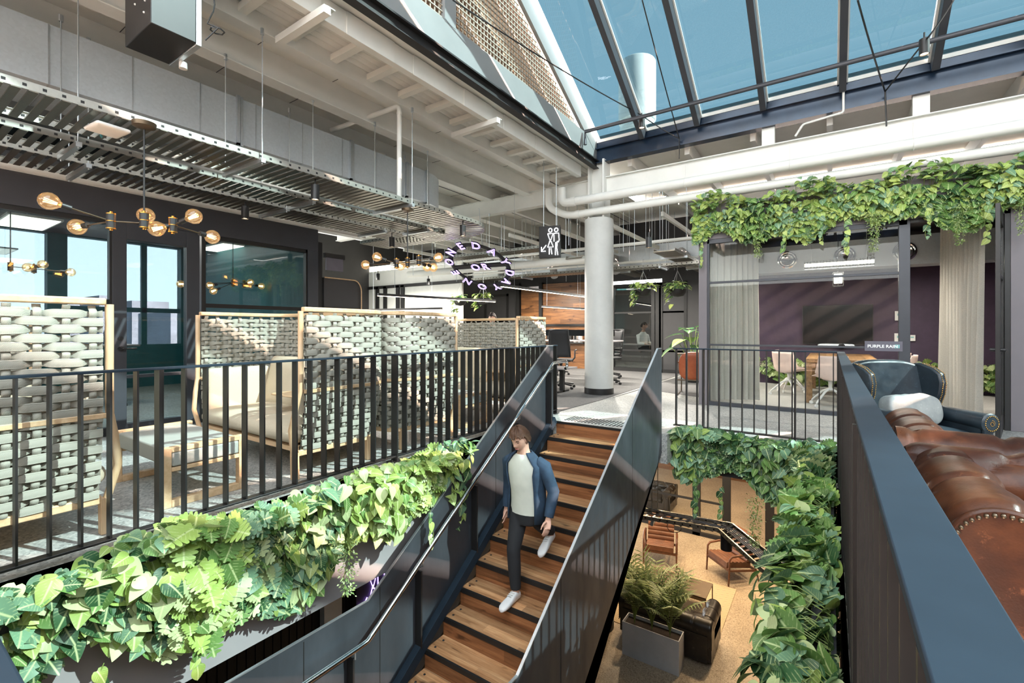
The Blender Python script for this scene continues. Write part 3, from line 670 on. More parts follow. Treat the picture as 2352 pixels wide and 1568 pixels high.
for y in (2.3, 3.03, 3.84, 4.62, 5.42): MB().tube([(hx, y, hz(y)-.02), (hx, y, hz(y)-.07), (XL+.06, y, hz(y)-.09)], .007, 8).build('handrail_bracket', 'galvanised', st, smooth=40)
# tactile studs at the stair head
ts = thing('tactile_pad', 'field of black tactile studs on the floor at the stair head', 'tactile studs', (-2.4, 5.95, 0))
m = MB()
for i in range(25):
    for j in range(6): m.lathe([(.017, 0), (.014, .006), (0, .006)], (-3.02+i*.05, 5.72+j*.055, 0), 8)
m.build('studs', 'near_black', ts, smooth=40)['kind'] = 'stuff'

# ================================================================ WOVEN PODS
PW, PD, PR = 1.9, .92, .27
def pod_path(inset=0, step=.031):
    r = PR; w = PW/2; L1 = PD-r; La = PI/2*r; L2 = PW-2*r; T = 2*L1+2*La+L2; out = []; n = int(round(T/step))
    for i in range(n+1):
        s = T*i/n
        if s < L1: p, nn = (-w, s), (-1, 0)
        elif s < L1+La: a = (s-L1)/r; p, nn = (-w+r-r*math.cos(a), PD-r+r*math.sin(a)), (-math.cos(a), math.sin(a))
        elif s < L1+La+L2: p, nn = (-w+r+(s-L1-La), PD), (0, 1)
        elif s < L1+2*La+L2: a = (s-L1-La-L2)/r; p, nn = (w-r+r*math.sin(a), PD-r+r*math.cos(a)), (math.sin(a), math.cos(a))
        else: p, nn = (w, PD-r-(s-L1-2*La-L2)), (1, 0)
        out.append((s, p, nn))
    return out, T
PP, PT = pod_path()
def pin(z): return .09*max(0, (.73-z)/.53)**1.7
def sweep(mb, z, w, h, off=0, pts=None, ins=True):
    rings = []
    for s, p, nn in (pts or PP)[::2]+[(pts or PP)[-1]]:
        o = off-(pin(z) if ins else 0)
        for a, b in ((-w/2, -h/2), (w/2, -h/2), (w/2, h/2), (-w/2, h/2)):
            rings.append((p[0]+nn[0]*(o+a), p[1]+nn[1]*(o+a), z+b))
    n = len(rings)//4; fs = []
    for i in range(n-1):
        for j in range(4): fs.append((i*4+j, i*4+(j+1) % 4, (i+1)*4+(j+1) % 4, (i+1)*4+j))
    fs += [(3, 2, 1, 0), tuple((n-1)*4+j for j in range(4))]
    mb.add(rings, fs); return mb
def weave():
    nw = 30; wp = PT/nw; A = .017; m = MB(); zs = .25; pz = .0475; nr = 24; SB = 8
    pts, T = pod_path(step=PT/(nw*SB)); prof = []
    for k in range(20):
        a = 2*PI*k/20; prof.append((.010*math.copysign(abs(math.cos(a))**.45, math.cos(a)), .0258*math.copysign(abs(math.sin(a))**.8, math.sin(a))))
    lob = [1+(.22 if k % 2 else -.1) for k in range(20)]
    r2 = random.Random(3)
    for j in range(nr):
        rings = []; ph = r2.random()*6
        for s, p, nn in pts[1:-1]:
            kq = s/wp-.5; kb = 2*round((kq-(j+1) % 2)/2)+(j+1) % 2; ds = (kq-kb)*wp; dip = 1/(1+(ds/.040)**6)
            o = A*(1-2*dip); zc = zs+pz*j+.004*math.sin(s*7+ph)
            fl_ = 1-1.9*dip
            for k, (a, b) in enumerate(prof):
                rr = o+a*lob[k]-pin(zc); rings.append((p[0]+nn[0]*rr, p[1]+nn[1]*rr, zc+b*(.80+.20*fl_)))
        n = len(rings)//20; fs = []
        for i in range(n-1):
            for k in range(20): fs.append((i*20+k, i*20+(k+1) % 20, (i+1)*20+(k+1) % 20, (i+1)*20+k))
        m.add(rings, fs)
    for i in range(nw):
        s, p, nn = pts[i*SB+SB//2]; tx, ty = -nn[1], nn[0]; rings = []; nz = nr*3
        for q in range(nz+1):
            z = zs-.03+(pz*nr+.03)*q/nz; j = (z-zs)/pz
            o = -A*max(-1, min(1, 1.6*math.cos(PI*(i+j))))*.9-pin(z)
            for k in range(8):
                a = 2*PI*k/8; e, f = .0105*math.cos(a), .0185*math.sin(a)
                rings.append((p[0]+nn[0]*(o+e)+tx*f, p[1]+nn[1]*(o+e)+ty*f, z))
        fs = []
        for q in range(nz):
            for k in range(8): fs.append((q*8+k, q*8+(k+1) % 8, (q+1)*8+(k+1) % 8, (q+1)*8+k))
        m.add(rings, fs)
    return m
pod = thing('woven_pod', '', 'seating pod')
weave().build('woven_screen', 'rope', pod, smooth=60, local=True)
sweep(MB(), 1.415, .06, .04).build('top_rail', 'oak', pod, bevel=.008, local=True)
o = sweep(sweep(MB(), .735, .018, .03, .022), .735, .018, .03, -.022); o.build('mid_rail', 'oak', pod, bevel=.003, local=True)
sweep(MB(), .215, .05, .05).build('base_rail', 'oak', pod, bevel=.006, local=True)
for sx in (-1, 1):
    w = PW/2*sx
    MB().tube([(w, -.02, 1.40), (w, -.02, .95), (w, -.022, .74), (w-.02*sx, -.05, .6), (w-.05*sx, -.075, .42), (w-.09*sx, -.03, .2)], [(.022, .022)]*6, 10).build('front_post', 'oak_z', pod, smooth=50, local=True)
    for y in (-.02, PD-.2):
        MB().bar((w-.09*sx, y, .22), (w-.08*sx, y, 0), .05, .06, (1, 0, 0)).build('leg', 'oak_z', pod, bevel=.004, local=True)
for sx in (-1, 1):
    MB().cushion((.42*sx, .38, .35), .43, .43, .09, 6, puff=.12).build('seat_cushion', 'cushion_beige', pod, smooth=50, local=True)
    M = Matrix.Rotation(math.radians(14), 3, 'X')
    M = Matrix.Rotation(math.radians(90-14), 3, 'X')
    MB().cushion((.43*sx, .70, .66), .42, .29, .10, 7, M=M, puff=.25).build('back_cushion', 'cushion_beige', pod, smooth=50, local=True)
    MB().cushion((.80*sx, .33, .60), .24, .32, .05, 7, M=Matrix.Rotation(PI/2, 3, 'Y')).build('arm_pad', 'cushion_beige', pod, smooth=50, local=True)
MB().box(-.84, .84, 0, .78, .22, .26).build('seat_deck', 'oak', pod, local=True)
PX = -4.545
pod.location = (PX, 2.2, 0)
pod['label'] = 'woven rope pod behind the ottoman, its beige seat and small table in view'; pod['group'] = 'woven rope seating pods along the railing'
dup(pod, (PX, .93, 0), PI, 'woven rope pod at the left picture edge, seen from its lit outer side')
dup(pod, (PX, 4.08, 0), PI, 'woven rope pod back to back with the one behind the near ottoman')
dup(pod, (PX, 5.40, 0), 0, 'far woven rope pod near the stair head, with a head showing above its screen')
tt = thing('tray_table', 'small oak tray table standing on the pod seat', 'side table', (PX+.12, 2.62, .44))
MB().box(-.21, .21, -.13, .13, .15, .172).build('table_top', 'oak', tt, bevel=.02, local=True)
for a in (-.15, .15):
    for b in (-.08, .08): MB().bar((a, b, .0), (a, b, .15), .035, .03).build('leg', 'oak_z', tt, bevel=.004, local=True)
tt2 = dup(tt, (PX+.3, 5.82, .44), 0, 'small oak tray table inside the far pod')
def ottoman(label, x0, x1, y0, y1):
    t = thing('ottoman', label, 'ottoman', ((x0+x1)/2, (y0+y1)/2, 0)); hx_, hy_ = (x1-x0)/2, (y1-y0)/2
    for sx in (-1, 1):
        e = MB(); X = hx_*sx; a, b = (X-.06, X) if sx > 0 else (X, X+.06)
        e.box(a, b, -hy_, -hy_+.06, 0, .42).box(a, b, hy_-.06, hy_, 0, .42).box(a, b, -hy_+.06, hy_-.06, 0, .05).box(a, b, -hy_+.06, hy_-.06, .385, .42).box(a, b, -hy_+.06, hy_-.06, .25, .28)
        e.build('end_frame', 'oak', t, bevel=.004, local=True)
    MB().box(-hx_+.0, hx_-.055, -hy_+.035, hy_-.035, .285, .405).box(hx_-.06, hx_+.002, -hy_+.062, hy_-.062, .285, .384).build('seat_pad', 'ottoman_grey', t, bevel=.012, local=True)
    return t
ottoman('oak framed ottoman with grey pad between the two nearest pods', -4.85, -3.81, 1.29, 1.86)
ottoman('oak framed ottoman between the two far pods', -4.85, -3.81, 4.46, 5.03)
# ================================================================ CHESTERFIELD SOFAS
def tuft(u, t): return abs(math.sin(PI*(u+t)/2)*math.sin(PI*(u-t)/2))**.42
def roll_profile(r, zc, zseat):
    P = []
    for k in range(9): P.append((-r*.86, zc-.30+.2*k/8, 0))
    for k in range(31):
        a = math.radians(205-220*k/30); P.append((r*math.cos(a), zc+r*math.sin(a), k/30))
    x1, z1 = P[-1][0], P[-1][1]
    for k in range(1, 11): P.append((x1-.012*k/10, z1-(z1-zseat)*k/10, 1+k/10))
    return P
def rolled(mb, L, r, zc, zseat, frame, nu=64, tf=.155):
    P = roll_profile(r, zc, zseat)
    out = []
    for i in range(nu+1):
        u = L*i/nu; uu = u/tf
        for k, (x, z, q) in enumerate(P):
            px, pz = P[max(k-1, 0)], P[min(k+1, len(P)-1)]
            tx, tz = pz[0]-px[0], pz[1]-px[1]; l = math.hypot(tx, tz) or 1; nx, nz = -tz/l, tx/l
            if q <= 0: d = 0
            elif q < .62: cr = abs(math.sin(PI*uu/1.0/2)); d = -.018*(1-min(1, cr*3.2))*(.25+min(1, q/.45))
            else: tq = (q-.62)/.26; d = -.034*(1-tuft(uu, tq))
            out.append(frame(u, x+nx*-d*-1, z+nz*-d*-1) if False else frame(u, x+nx*d, z+nz*d))
    K = len(P); fs = []
    for i in range(nu):
        for k in range(K-1): fs.append((i*K+k, i*K+k+1, (i+1)*K+k+1, (i+1)*K+k))
    e0 = [frame(0, x, z) for x, z, q in P]; e1 = [frame(L, x, z) for x, z, q in P]; bot = [(P[-1][0], zseat-.05), (P[0][0], zseat-.05)]
    mb.add(out, fs)
    for uu, e in ((0, e0), (L, e1)):
        ee = [out[k if uu == 0 else nu*K+k] for k in range(K)]+[frame(uu, *b_) for b_ in bot]; mb.add(ee, [tuple(range(len(ee)))])
    return P
def nails(mb, pts, r=.0065, step=.017, nrm=(0, -1, 0)):
    acc = 0; last = Vector(pts[0]); mb.ball(last, r, n=7, m=5)
    for p in pts[1:]:
        p = Vector(p); d = (p-last).length; acc2 = step-acc
        while acc2 <= d: mb.ball(last+(p-last)*(acc2/d), r, n=7, m=5); acc2 += step
        acc = d-(acc2-step); last = p
def chesterfield(label, W, D, mat, zc=.635, r=.135, nailmat='bronze'):
    t = thing('chesterfield_sofa', label, 'sofa')
    MB().box(-W/2+.1, W/2-.1, .05, D-.06, .09, .32).build('base', mat, t, bevel=.02, local=True)
    nsc = 2 if W < 2.2 else 3; iw = (W-2*.30)/nsc
    for i in range(nsc):
        MB().cushion((-W/2+.30+iw*(i+.5), .33, .385), iw/2, .33, .075, 7, puff=.15).build('seat_cushion', mat, t, smooth=50, local=True)
    xa = W/2-.16
    for sx in (-1, 1):
        m = MB(); fr = lambda u, x, z, sx=sx: (sx*(xa-x), .03+u, z)
        rolled(m, D-.19, r, zc, .34, fr)
        m.add([fr(0, 0, zc)]+[], []); 
        m.box(sx*(xa+r*.86), sx*(xa-.03), .035, D-.08, .09, zc-.09)
        a = m.build('arm', mat, t, smooth=75, local=True)
        # scroll front
        prof = []
        for k in range(25): g = math.radians(-50+280*k/24); prof.append((xa-math.cos(g)*-(r-.012), zc+math.sin(g)*(r-.012)))
        low = [(xa-.085, zc-.17), (xa-.075, .1), (xa+.085, .1), (xa+.08, zc-.17)]
        poly = [(xa+(r-.012)*math.cos(math.radians(230-280*k/24)), zc+(r-.012)*math.sin(math.radians(230-280*k/24))) for k in range(25)]
        poly = poly+[(xa+.075, zc-.2), (xa+.08, .1), (xa-.08, .1), (xa-.07, zc-.2)]
        pp = [(sx*x, .03, z) for x, z in poly]
        f = MB().prism(pp if sx > 0 else pp, (0, -.022, 0)).build('scroll_panel', mat, t, bevel=.008, local=True)
        rr = r-.03; q = [(sx*(xa+rr*math.cos(math.radians(228-276*k/40))), .006, zc+rr*math.sin(math.radians(228-276*k/40))) for k in range(41)]
        q = [(sx*(xa-.05), .006, .12), (sx*(xa-.048), .006, zc-.2)]+q+[(sx*(xa+.055), .006, zc-.2), (sx*(xa+.06), .006, .12)]
        n = MB(); nails(n, q); n.build('nailheads', nailmat, f, smooth=60, local=True)
        MB().ball((sx*(xa+.02), .05, .09), .001).tube([(sx*(xa+.02), .10, .10), (sx*(xa+.02), .10, .06), (sx*(xa+.02), .10, .03), (sx*(xa+.02), .10, 0)], [.032, .024, .02, .028], 12).build('leg', 'walnut', t, smooth=50, local=True)
    m = MB(); fr = lambda u, x, z: (-W/2+.03+u, D-.16-x, z)
    rolled(m, W-.06, r, zc, .34, fr, nu=110)
    m.box(-W/2+.1, W/2-.1, D-.03, D-.16+r*.86, .09, zc-.09)
    m.build('backrest', mat, t, smooth=75, local=True)
    return t
s1 = chesterfield('brown buttoned leather sofa closest to the viewpoint beside the parapet', 2.3, .96, 'brown_leather')
s1.location = (.235+1.15, 1.80, 0)
s2 = copy_tree(s1); s2.location = (.235+1.15, 3.78, 0); s2.rotation_euler = (0, 0, PI)
s2['label'] = 'brown buttoned leather sofa back to back with the near one, facing the armchair'
s1['group'] = s2['group'] = 'brown leather sofas by the parapet'

# ================================================================ WINGBACK
def roundbox(mb, c, hx, hy, hz, M=None, k=5): return mb.cushion(c, hx, hy, hz, k, n=16, M=M)
wg = thing('wingback_armchair', 'dark blue grey leather wingback armchair with nailhead trim', 'armchair')
MB().box(-.33, .33, -.62, .05, .14, .36).build('base', 'blue_leather', wg, bevel=.03, local=True)
MB().cushion((0, -.30, .41), .29, .34, .075, 6, puff=.15).build('seat_cushion', 'blue_leather', wg, smooth=50, local=True)
def back(a, b):
    x = (-.36+.72*a); z = .3+.80*b; y = .0+.16*b-.05*math.cos(PI*(a-.5))*0+.05*(2*a-1)**2*-1
    return Vector((x*(1+.05*b), y, z-.05*(2*a-1)**4*b))
m = MB(); m.grid(lambda a, b: back(a, b), 17, 13); m.grid(lambda a, b: back(1-a, b)+Vector((0, .12, 0)), 17, 13)
top = [back(i/16, 1) for i in range(17)]
vs = []; 
for p in top:
    for k in range(7): g = PI*k/6; vs.append(p+Vector((0, .06-.06*math.cos(g), .035*math.sin(g))))
m.add(vs, [(i*7+k, (i+1)*7+k, (i+1)*7+k+1, i*7+k+1) for i in range(16) for k in range(6)])
for e in (0, 1): m.add([back(e, j/12) for j in range(13)]+[back(e, j/12)+Vector((0, .12, 0)) for j in range(13)], [(j, j+1, j+14, j+13) for j in range(12)])
m.build('backrest', 'blue_leather', wg, smooth=60, local=True)
for sx in (-1, 1):
    prof = [(.10, .52), (-.04, .56), (-.115, .66), (-.16, .78), (-.175, .90), (-.15, 1.0), (-.06, 1.06), (.08, 1.10), (.17, 1.10), (.16, .9), (.12, .7)]
    P = [Vector((sx*.37, y, z)) for y, z in prof]
    w = MB(); w.prism(P if sx > 0 else P[::-1], (sx*.075, 0, 0)); wo = w.build('wing', 'blue_leather', wg, bevel=.022, local=True)
    n = MB(); q = [(sx*(.37+.02), y-.004, z) for y, z in prof[0:8]]; nails(n, q, .006, .02); n.build('nailheads', 'brass', wo, smooth=60, local=True)
    n = MB(); q = [(sx*(.37+.06), y-.004, z) for y, z in prof[0:8]]; nails(n, q, .006, .02); n.build('nailheads', 'brass', wo, smooth=60, local=True)
    a = MB(); L = .70
    def arm(u, v, sx=sx):
        y = .06-L*u; g = 2*PI*v; r = .085*(1+.12*u); return Vector((sx*(.41+r*math.cos(g)), y, .56+.02*(1-u)+r*math.sin(g)*.95))
    a.grid(arm, 12, 20, cv=True); a.box(sx*.34, sx*.43, -.60, .06, .14, .54)
    ao = a.build('arm', 'blue_leather', wg, smooth=60, local=True)
    sc_ = MB(); cy, cz = .06-L, .56; sc_.lathe([(0, .014), (.05, .016), (.085, .012), (.098, 0), (.09, -.02)], (sx*.41, cy, cz), 24, axis=(0, -1, 0)); sc_.prism([(sx*.345, cy+.02, .14), (sx*.44, cy+.02, .14), (sx*.44, cy+.02, .52), (sx*.345, cy+.02, .52)], (0, -.02, 0))
    so = sc_.build('scroll_panel', 'blue_leather', ao, smooth=50, local=True)
    n = MB(); nails(n, [(sx*.41+.072*math.cos(2*PI*k/36), cy-.016, cz+.072*math.sin(2*PI*k/36)) for k in range(37)], .006, .02)
    sp = [(sx*.41+(.012+.03*k/20)*math.cos(.6*k), cy-.018, cz+(.012+.03*k/20)*math.sin(.6*k)) for k in range(14)]; nails(n, sp, .004, .014)
    n.build('nailheads', 'brass', so, smooth=60, local=True)
    for y in (-.56, .1): MB().tube([(sx*.29, y, .15), (sx*.3, y, 0)], [.028, .016], 10).build('leg', 'walnut', wg, smooth=50, local=True)
wg.location = (.50, 5.60, 0); wg.rotation_euler = (0, 0, math.radians(38)); wg.scale = (.82, .82, .845)
pl = thing('lumbar_cushion', 'crumpled pale grey leather cushion lying in the wingback armchair', 'cushion', (.59, 5.45, .53), math.radians(38))
MB().cushion((0, 0, 0), .25, .08, .14, 3.2, M=Matrix.Rotation(math.radians(-12), 3, 'X'), wr=.008, seed=2, n=26).build('cushion_cover', 'pale_leather', pl, smooth=60, local=True)

# ================================================================ PEOPLE
def loft(mb, pts, radii, n=14): mb.tube([Vector(p) for p in pts], radii, n)
def ellring(c, rx, ry, z, n=20, rot=0): return [Vector((c[0]+rx*math.cos(2*PI*k/n+rot), c[1]+ry*math.sin(2*PI*k/n+rot), z)) for k in range(n)]
def stack(mb, rings, cap=True):
    n = len(rings[0]); vs = [p for r in rings for p in r]; fs = []
    for i in range(len(rings)-1):
        for k in range(n): fs.append((i*n+k, i*n+(k+1) % n, (i+1)*n+(k+1) % n, (i+1)*n+k))
    if cap: fs += [tuple(range(n-1, -1, -1)), tuple((len(rings)-1)*n+k for k in range(n))]
    mb.add(vs, fs)
def head_mesh(mb, c, s=1.0, fwd=(0, -1, 0), pitch=0):
    """a head with brow, nose, lips, chin and ears; c is the head centre"""
    f = Vector(fwd).normalized(); rt = Vector((-f.y, f.x, 0)).normalized(); up = Vector((0, 0, 1))
    R = Matrix.Rotation(pitch, 3, rt); f = R@f; up = R@up
    def P(x, y, z): return Vector(c)+(rt*x+f*y+up*z)*s
    n, m = 28, 22; vs = []
    for i in range(m+1):
        t = PI*i/m
        for j in range(n):
            a = 2*PI*j/n; x = math.sin(t)*math.cos(a); y = math.sin(t)*math.sin(a); z = -math.cos(t)
            X, Y, Z = x*.076, y*.095, z*.118
            if z < 0: k = -z; X *= 1-.28*k; Y = Y*(1-.2*k)+.016*k*(1 if y > 0 else .2)
            if y > .3:
                g = lambda a0, b0, w, h: math.exp(-((X-a0)/w)**2-((Z-b0)/h)**2)
                Y += .020*g(0, -.018, .014, .022)+.012*g(0, -.034, .016, .010)+.008*g(0, -.068, .026, .010)+.010*g(0, -.102, .026, .018)+.006*g(0, .028, .05, .012)
                Y -= .009*(g(-.031, .004, .016, .011)+g(.031, .004, .016, .011))+.004*g(0, -.060, .03, .004)
            vs.append(P(X, Y, Z))
    fs = [(i*n+j, i*n+(j+1) % n, (i+1)*n+(j+1) % n, (i+1)*n+j) for i in range(m) for j in range(n)]
    mb.add(vs, fs)
    for sx in (-1, 1): mb.ball(P(.078*sx, -.008, -.004), .010*s, .018*s, .030*s, n=10, m=8)
    return P
def hair_mesh(mb, P, s, length=.0):
    n, m = 56, 16; vs = []
    for i in range(m+1):
        t = PI*.56*i/m
        for j in range(n):
            a = 2*PI*j/n; x, y, z = math.sin(t)*math.cos(a), math.sin(t)*math.sin(a), math.cos(t)
            fr = max(0, y); zz = z*.128
            if fr > .2: zz = max(zz, .048+.02*(fr-.2))
            w = 1+.035*math.sin(a*11+t*9)+.025*math.sin(a*23-t*17); zz += (.010*math.sin(a*7+1)+.008*math.sin(a*17))*(1 if fr > .15 else .4)
            vs.append(P(x*.091*w, y*.112*w-.004, zz*1.06-(length if y < -.2 else 0)*(i/m)))
    mb.add(vs, [(i*n+j, (i+1)*n+j, (i+1)*n+(j+1) % n, i*n+(j+1) % n) for i in range(m) for j in range(n)])
def hand(mb, w, d, side, s=1.0, curl=.5):
    """w wrist point, d direction of the fingers, side = thumb side direction; palm and five separate fingers"""
    w, d, side = Vector(w), Vector(d).normalized(), Vector(side); side = (side-d*side.dot(d)).normalized(); nn = d.cross(side).normalized()
    pc = [w-d*.02, w+d*.02*s, w+d*.05*s, w+d*.085*s]
    mb.tube(pc, [(.026*s, .019*s), (.034*s, .016*s), (.041*s, .015*s), (.039*s, .013*s)], 12)
    for k, (o, L) in enumerate(((.029, .072), (.010, .082), (-.010, .076), (-.029, .060))):
        b = w+d*.082*s+side*o*s; pts = [b]; dirn = d.copy()
        for q, fr in enumerate((.42, .33, .25)):
            dirn = (dirn+nn*(curl*(.35+.25*q))).normalized(); b = b+dirn*L*fr*s; pts.append(b)
        mb.tube(pts, [.0092*s, .0088*s, .008*s, .0064*s], 8)
    b = w+d*.022*s+side*.026*s; pts = [b]
    for dv in ((side*.75+d*.7), (side*.35+d+nn*.25), (d+nn*.3)): b = b+dv.normalized()*.031*s; pts.append(b)
    mb.tube(pts, [.0135*s, .0118*s, .010*s, .0078*s], 8)
def remesh(o, vox=.006, sm=6):
    r = o.modifiers.new('remesh', 'REMESH'); r.mode = 'VOXEL'; r.voxel_size = vox; r.use_smooth_shade = True
    if sm: q = o.modifiers.new('smooth', 'SMOOTH'); q.factor = .5; q.iterations = sm
def shoe(mb, heel, toe, up, w=.045):
    heel, toe = Vector(heel), Vector(toe); d = (toe-heel); L = d.length; d.normalize(); up = Vector(up); up = (up-d*up.dot(d)).normalized(); sd = d.cross(up)
    prof = [(0, .030, .075), (.08, .034, .095), (.2, .036, .10), (.38, .038, .085), (.55, .043, .065), (.75, .046, .052), (.9, .040, .042), (.98, .026, .032), (1.0, .01, .02)]
    rings = []
    for q, ww, h in prof:
        c = heel+d*L*q; rings.append([c+sd*(ww*math.copysign(abs(math.cos(2*PI*k/16))**.7, math.cos(2*PI*k/16)))+up*(h/2+h/2*math.copysign(abs(math.sin(2*PI*k/16))**.6, math.sin(2*PI*k/16))) for k in range(16)])
    stack(mb, rings)
    return heel, d, up, sd, L
# -- man walking down the stairs (faces -Y)
f1 = Vector((-2.50, 3.60, -RI*8)); f2 = Vector((-2.36, 4.06, -RI*6+.07))
man = thing('person', 'person in dark jacket, pale shirt, black trousers and white trainers walking down the stairs', 'person', (f1.x, f1.y, f1.z))
hipc = Vector((-2.46, 3.86, -.50)); HL, HR = hipc+Vector((-.085, 0, -.04)), hipc+Vector((.085, .01, -.03))
a1 = f1+Vector((-.0, .12, .085)); a2 = f2+Vector((.0, .10, .11))
k1 = (HL+a1)/2+Vector((-.01, -.06, .02)); k2 = (HR+a2)/2+Vector((.02, -.11, .04))
chest = hipc+Vector((.0, -.04, .36)); sL, sR = chest+Vector((-.19, .01, .10)), chest+Vector((.19, .02, .10)); neck = chest+Vector((0, -.02, .19)); hc = neck+Vector((-.01, -.05, .15))
eR = sR+Vector((.09, .05, -.26)); wR = eR+Vector((.0, -.10, -.23)); eL = sL+Vector((-.06, .08, -.27)); wL = eL+Vector((.0, -.04, -.25))
b = MB()
stack(b, [ellring(hipc, .15, .10, hipc.z-.10), ellring(hipc, .165, .11, hipc.z), ellring(hipc+Vector((0, -.01, 0)), .14, .095, hipc.z+.15), ellring(chest, .165, .105, chest.z), ellring(chest, .155, .09, chest.z+.08), ellring(neck, .08, .065, neck.z-.03), ellring(neck, .055, .055, neck.z+.04)])
b.tube([neck-Vector((0, 0, .05)), neck+Vector((0, -.01, .08)), hc], [.06, .055, .055], 14)
P1 = head_mesh(b, hc, 1.0, (-.10, -1, 0), math.radians(24))
for h_, k_, a_ in ((HL, k1, a1), (HR, k2, a2)): b.tube([h_, h_+(k_-h_)*.4, k_, k_+(a_-k_)*.35, a_], [.082, .07, .05, .052, .036], 14); 
for a_, f_ in ((a1, f1), (a2, f2)): b.tube([a_, a_+Vector((0, -.03, -.06)), a_+Vector((0, -.10, -.07))], [.034, .028, .018], 10)
for s_, e_, w_ in ((sL, eL, wL), (sR, eR, wR)): b.tube([chest+Vector((0, .01, .05)), s_+(chest-s_)*.3, s_+(e_-s_)*.12, s_+(e_-s_)*.45, e_, e_+(w_-e_)*.3, w_], [.05, .046, .046, .045, .038, .038, .026], 12)
hand(b, wR, Vector((.02, -.14, -.3)), Vector((-.3, -1, .1))); hand(b, wL, Vector((0, -.05, -.3)), Vector((.3, -1, 0)))
body = b.build('body', 'skin', man); remesh(body, .0065, 5)
c = MB(); stack(c, [ellring(hipc, .178, .125, hipc.z-.03), ellring(hipc, .172, .125, hipc.z+.06), ellring(hipc+Vector((0, -.012, 0)), .165, .125, hipc.z+.18), ellring(chest, .182, .128, chest.z), ellring(chest, .185, .115, chest.z+.09), ellring(neck, .10, .085, neck.z-.02), ellring(neck, .075, .07, neck.z)], cap=False)
c.build('shirt', 'tshirt', man, smooth=60)
c = MB()
for s_, e_, w_ in ((sL, eL, wL), (sR, eR, wR)): c.tube([s_+(chest-s_)*.42, s_+(chest-s_)*.3, s_+(chest-s_)*.12+Vector((0, 0, .004)), s_+(e_-s_)*.08, s_+(e_-s_)*.45, e_, e_+(w_-e_)*.4, w_+(e_-w_)*.08], [.03, .062, .078, .074, .064, .058, .053, .044], 16)
n_ = 26; rings = []
for (q, rx, ry, z) in ((hipc, .21, .155, hipc.z-.10), (hipc, .205, .15, hipc.z+.06), (hipc, .195, .15, hipc.z+.2), (chest, .205, .145, chest.z), (chest, .215, .13, chest.z+.085), (neck, .13, .105, neck.z-.015), (neck, .085, .08, neck.z+.02)):
    rings.append([Vector((q.x+rx*math.cos(g), q.y+ry*math.sin(g), z)) for g in [math.radians(-90+46+ (360-92)*k/n_) for k in range(n_+1)]])
stack2 = [p for r in rings for p in r]; w_ = n_+1
c.add(stack2, [(i*w_+k, i*w_+k+1, (i+1)*w_+k+1, (i+1)*w_+k) for i in range(len(rings)-1) for k in range(n_)])
jk = c.build('jacket', 'denim', man, smooth=60); so = jk.modifiers.new('thick', 'SOLIDIFY'); so.thickness = .012
c = MB(); stack(c, [ellring(hipc, .145, .11, hipc.z-.14), ellring(hipc, .172, .122, hipc.z-.04), ellring(hipc, .168, .12, hipc.z+.05)])
for h_, k_, a_ in ((HL, k1, a1), (HR, k2, a2)): c.tube([h_+Vector((0, 0, .03)), h_+(k_-h_)*.4, k_, k_+(a_-k_)*.4, a_+Vector((0, 0, .03))], [.098, .086, .068, .064, .052], 16)
tr = c.build('trousers', 'trousers', man); remesh(tr, .012, 4)
for f_, up in ((f1, (0, 0, 1)), (f2, (0, .25, 1))):
    c = MB(); d_ = Vector((-.02, -1, -.02 if f_ is f1 else -.42)).normalized(); heel = f_+Vector((0, .165, .012)) if f_ is f1 else f_+Vector((0, .15, .06))
    h0, dd, uu, ss, L = shoe(c, heel, heel+d_*.285, up); sh_ = c.build('shoe', 'shoe_white', man, smooth=60)
    e = MB()
    for q in (.36, .44, .52): e.bar(h0+dd*L*q-ss*.022+uu*(.098-.06*(q-.3)), h0+dd*L*q+ss*.022+uu*(.098-.06*(q-.3)), .006, .005, uu)
    e.build('laces', 'white_plastic', sh_)
c = MB(); hair_mesh(c, P1, 1.0, .02); hh = c.build('hair', 'hair_brown', man, smooth=60)
c = MB()
for sx in (-1, 1): c.ball(P1(.031*sx, .0735, .002), .0105, .0105, .006, n=10, m=8)
c.build('eyes', 'near_black', man, smooth=60)
c = MB()
for sx in (-1, 1): c.tube([P1(.014*sx, .089, .022), P1(.032*sx, .086, .027), P1(.050*sx, .074, .021)], [.003, .0045, .003], 6)
c.build('eyebrows', 'hair_brown', man, smooth=60)
c = MB(); c.tube([P1(-.024, .079, -.066), P1(-.010, .090, -.064), P1(.010, .090, -.064), P1(.024, .079, -.066)], [.003, .0055, .0055, .003], 6); c.build('lips', 'lip', man, smooth=60)
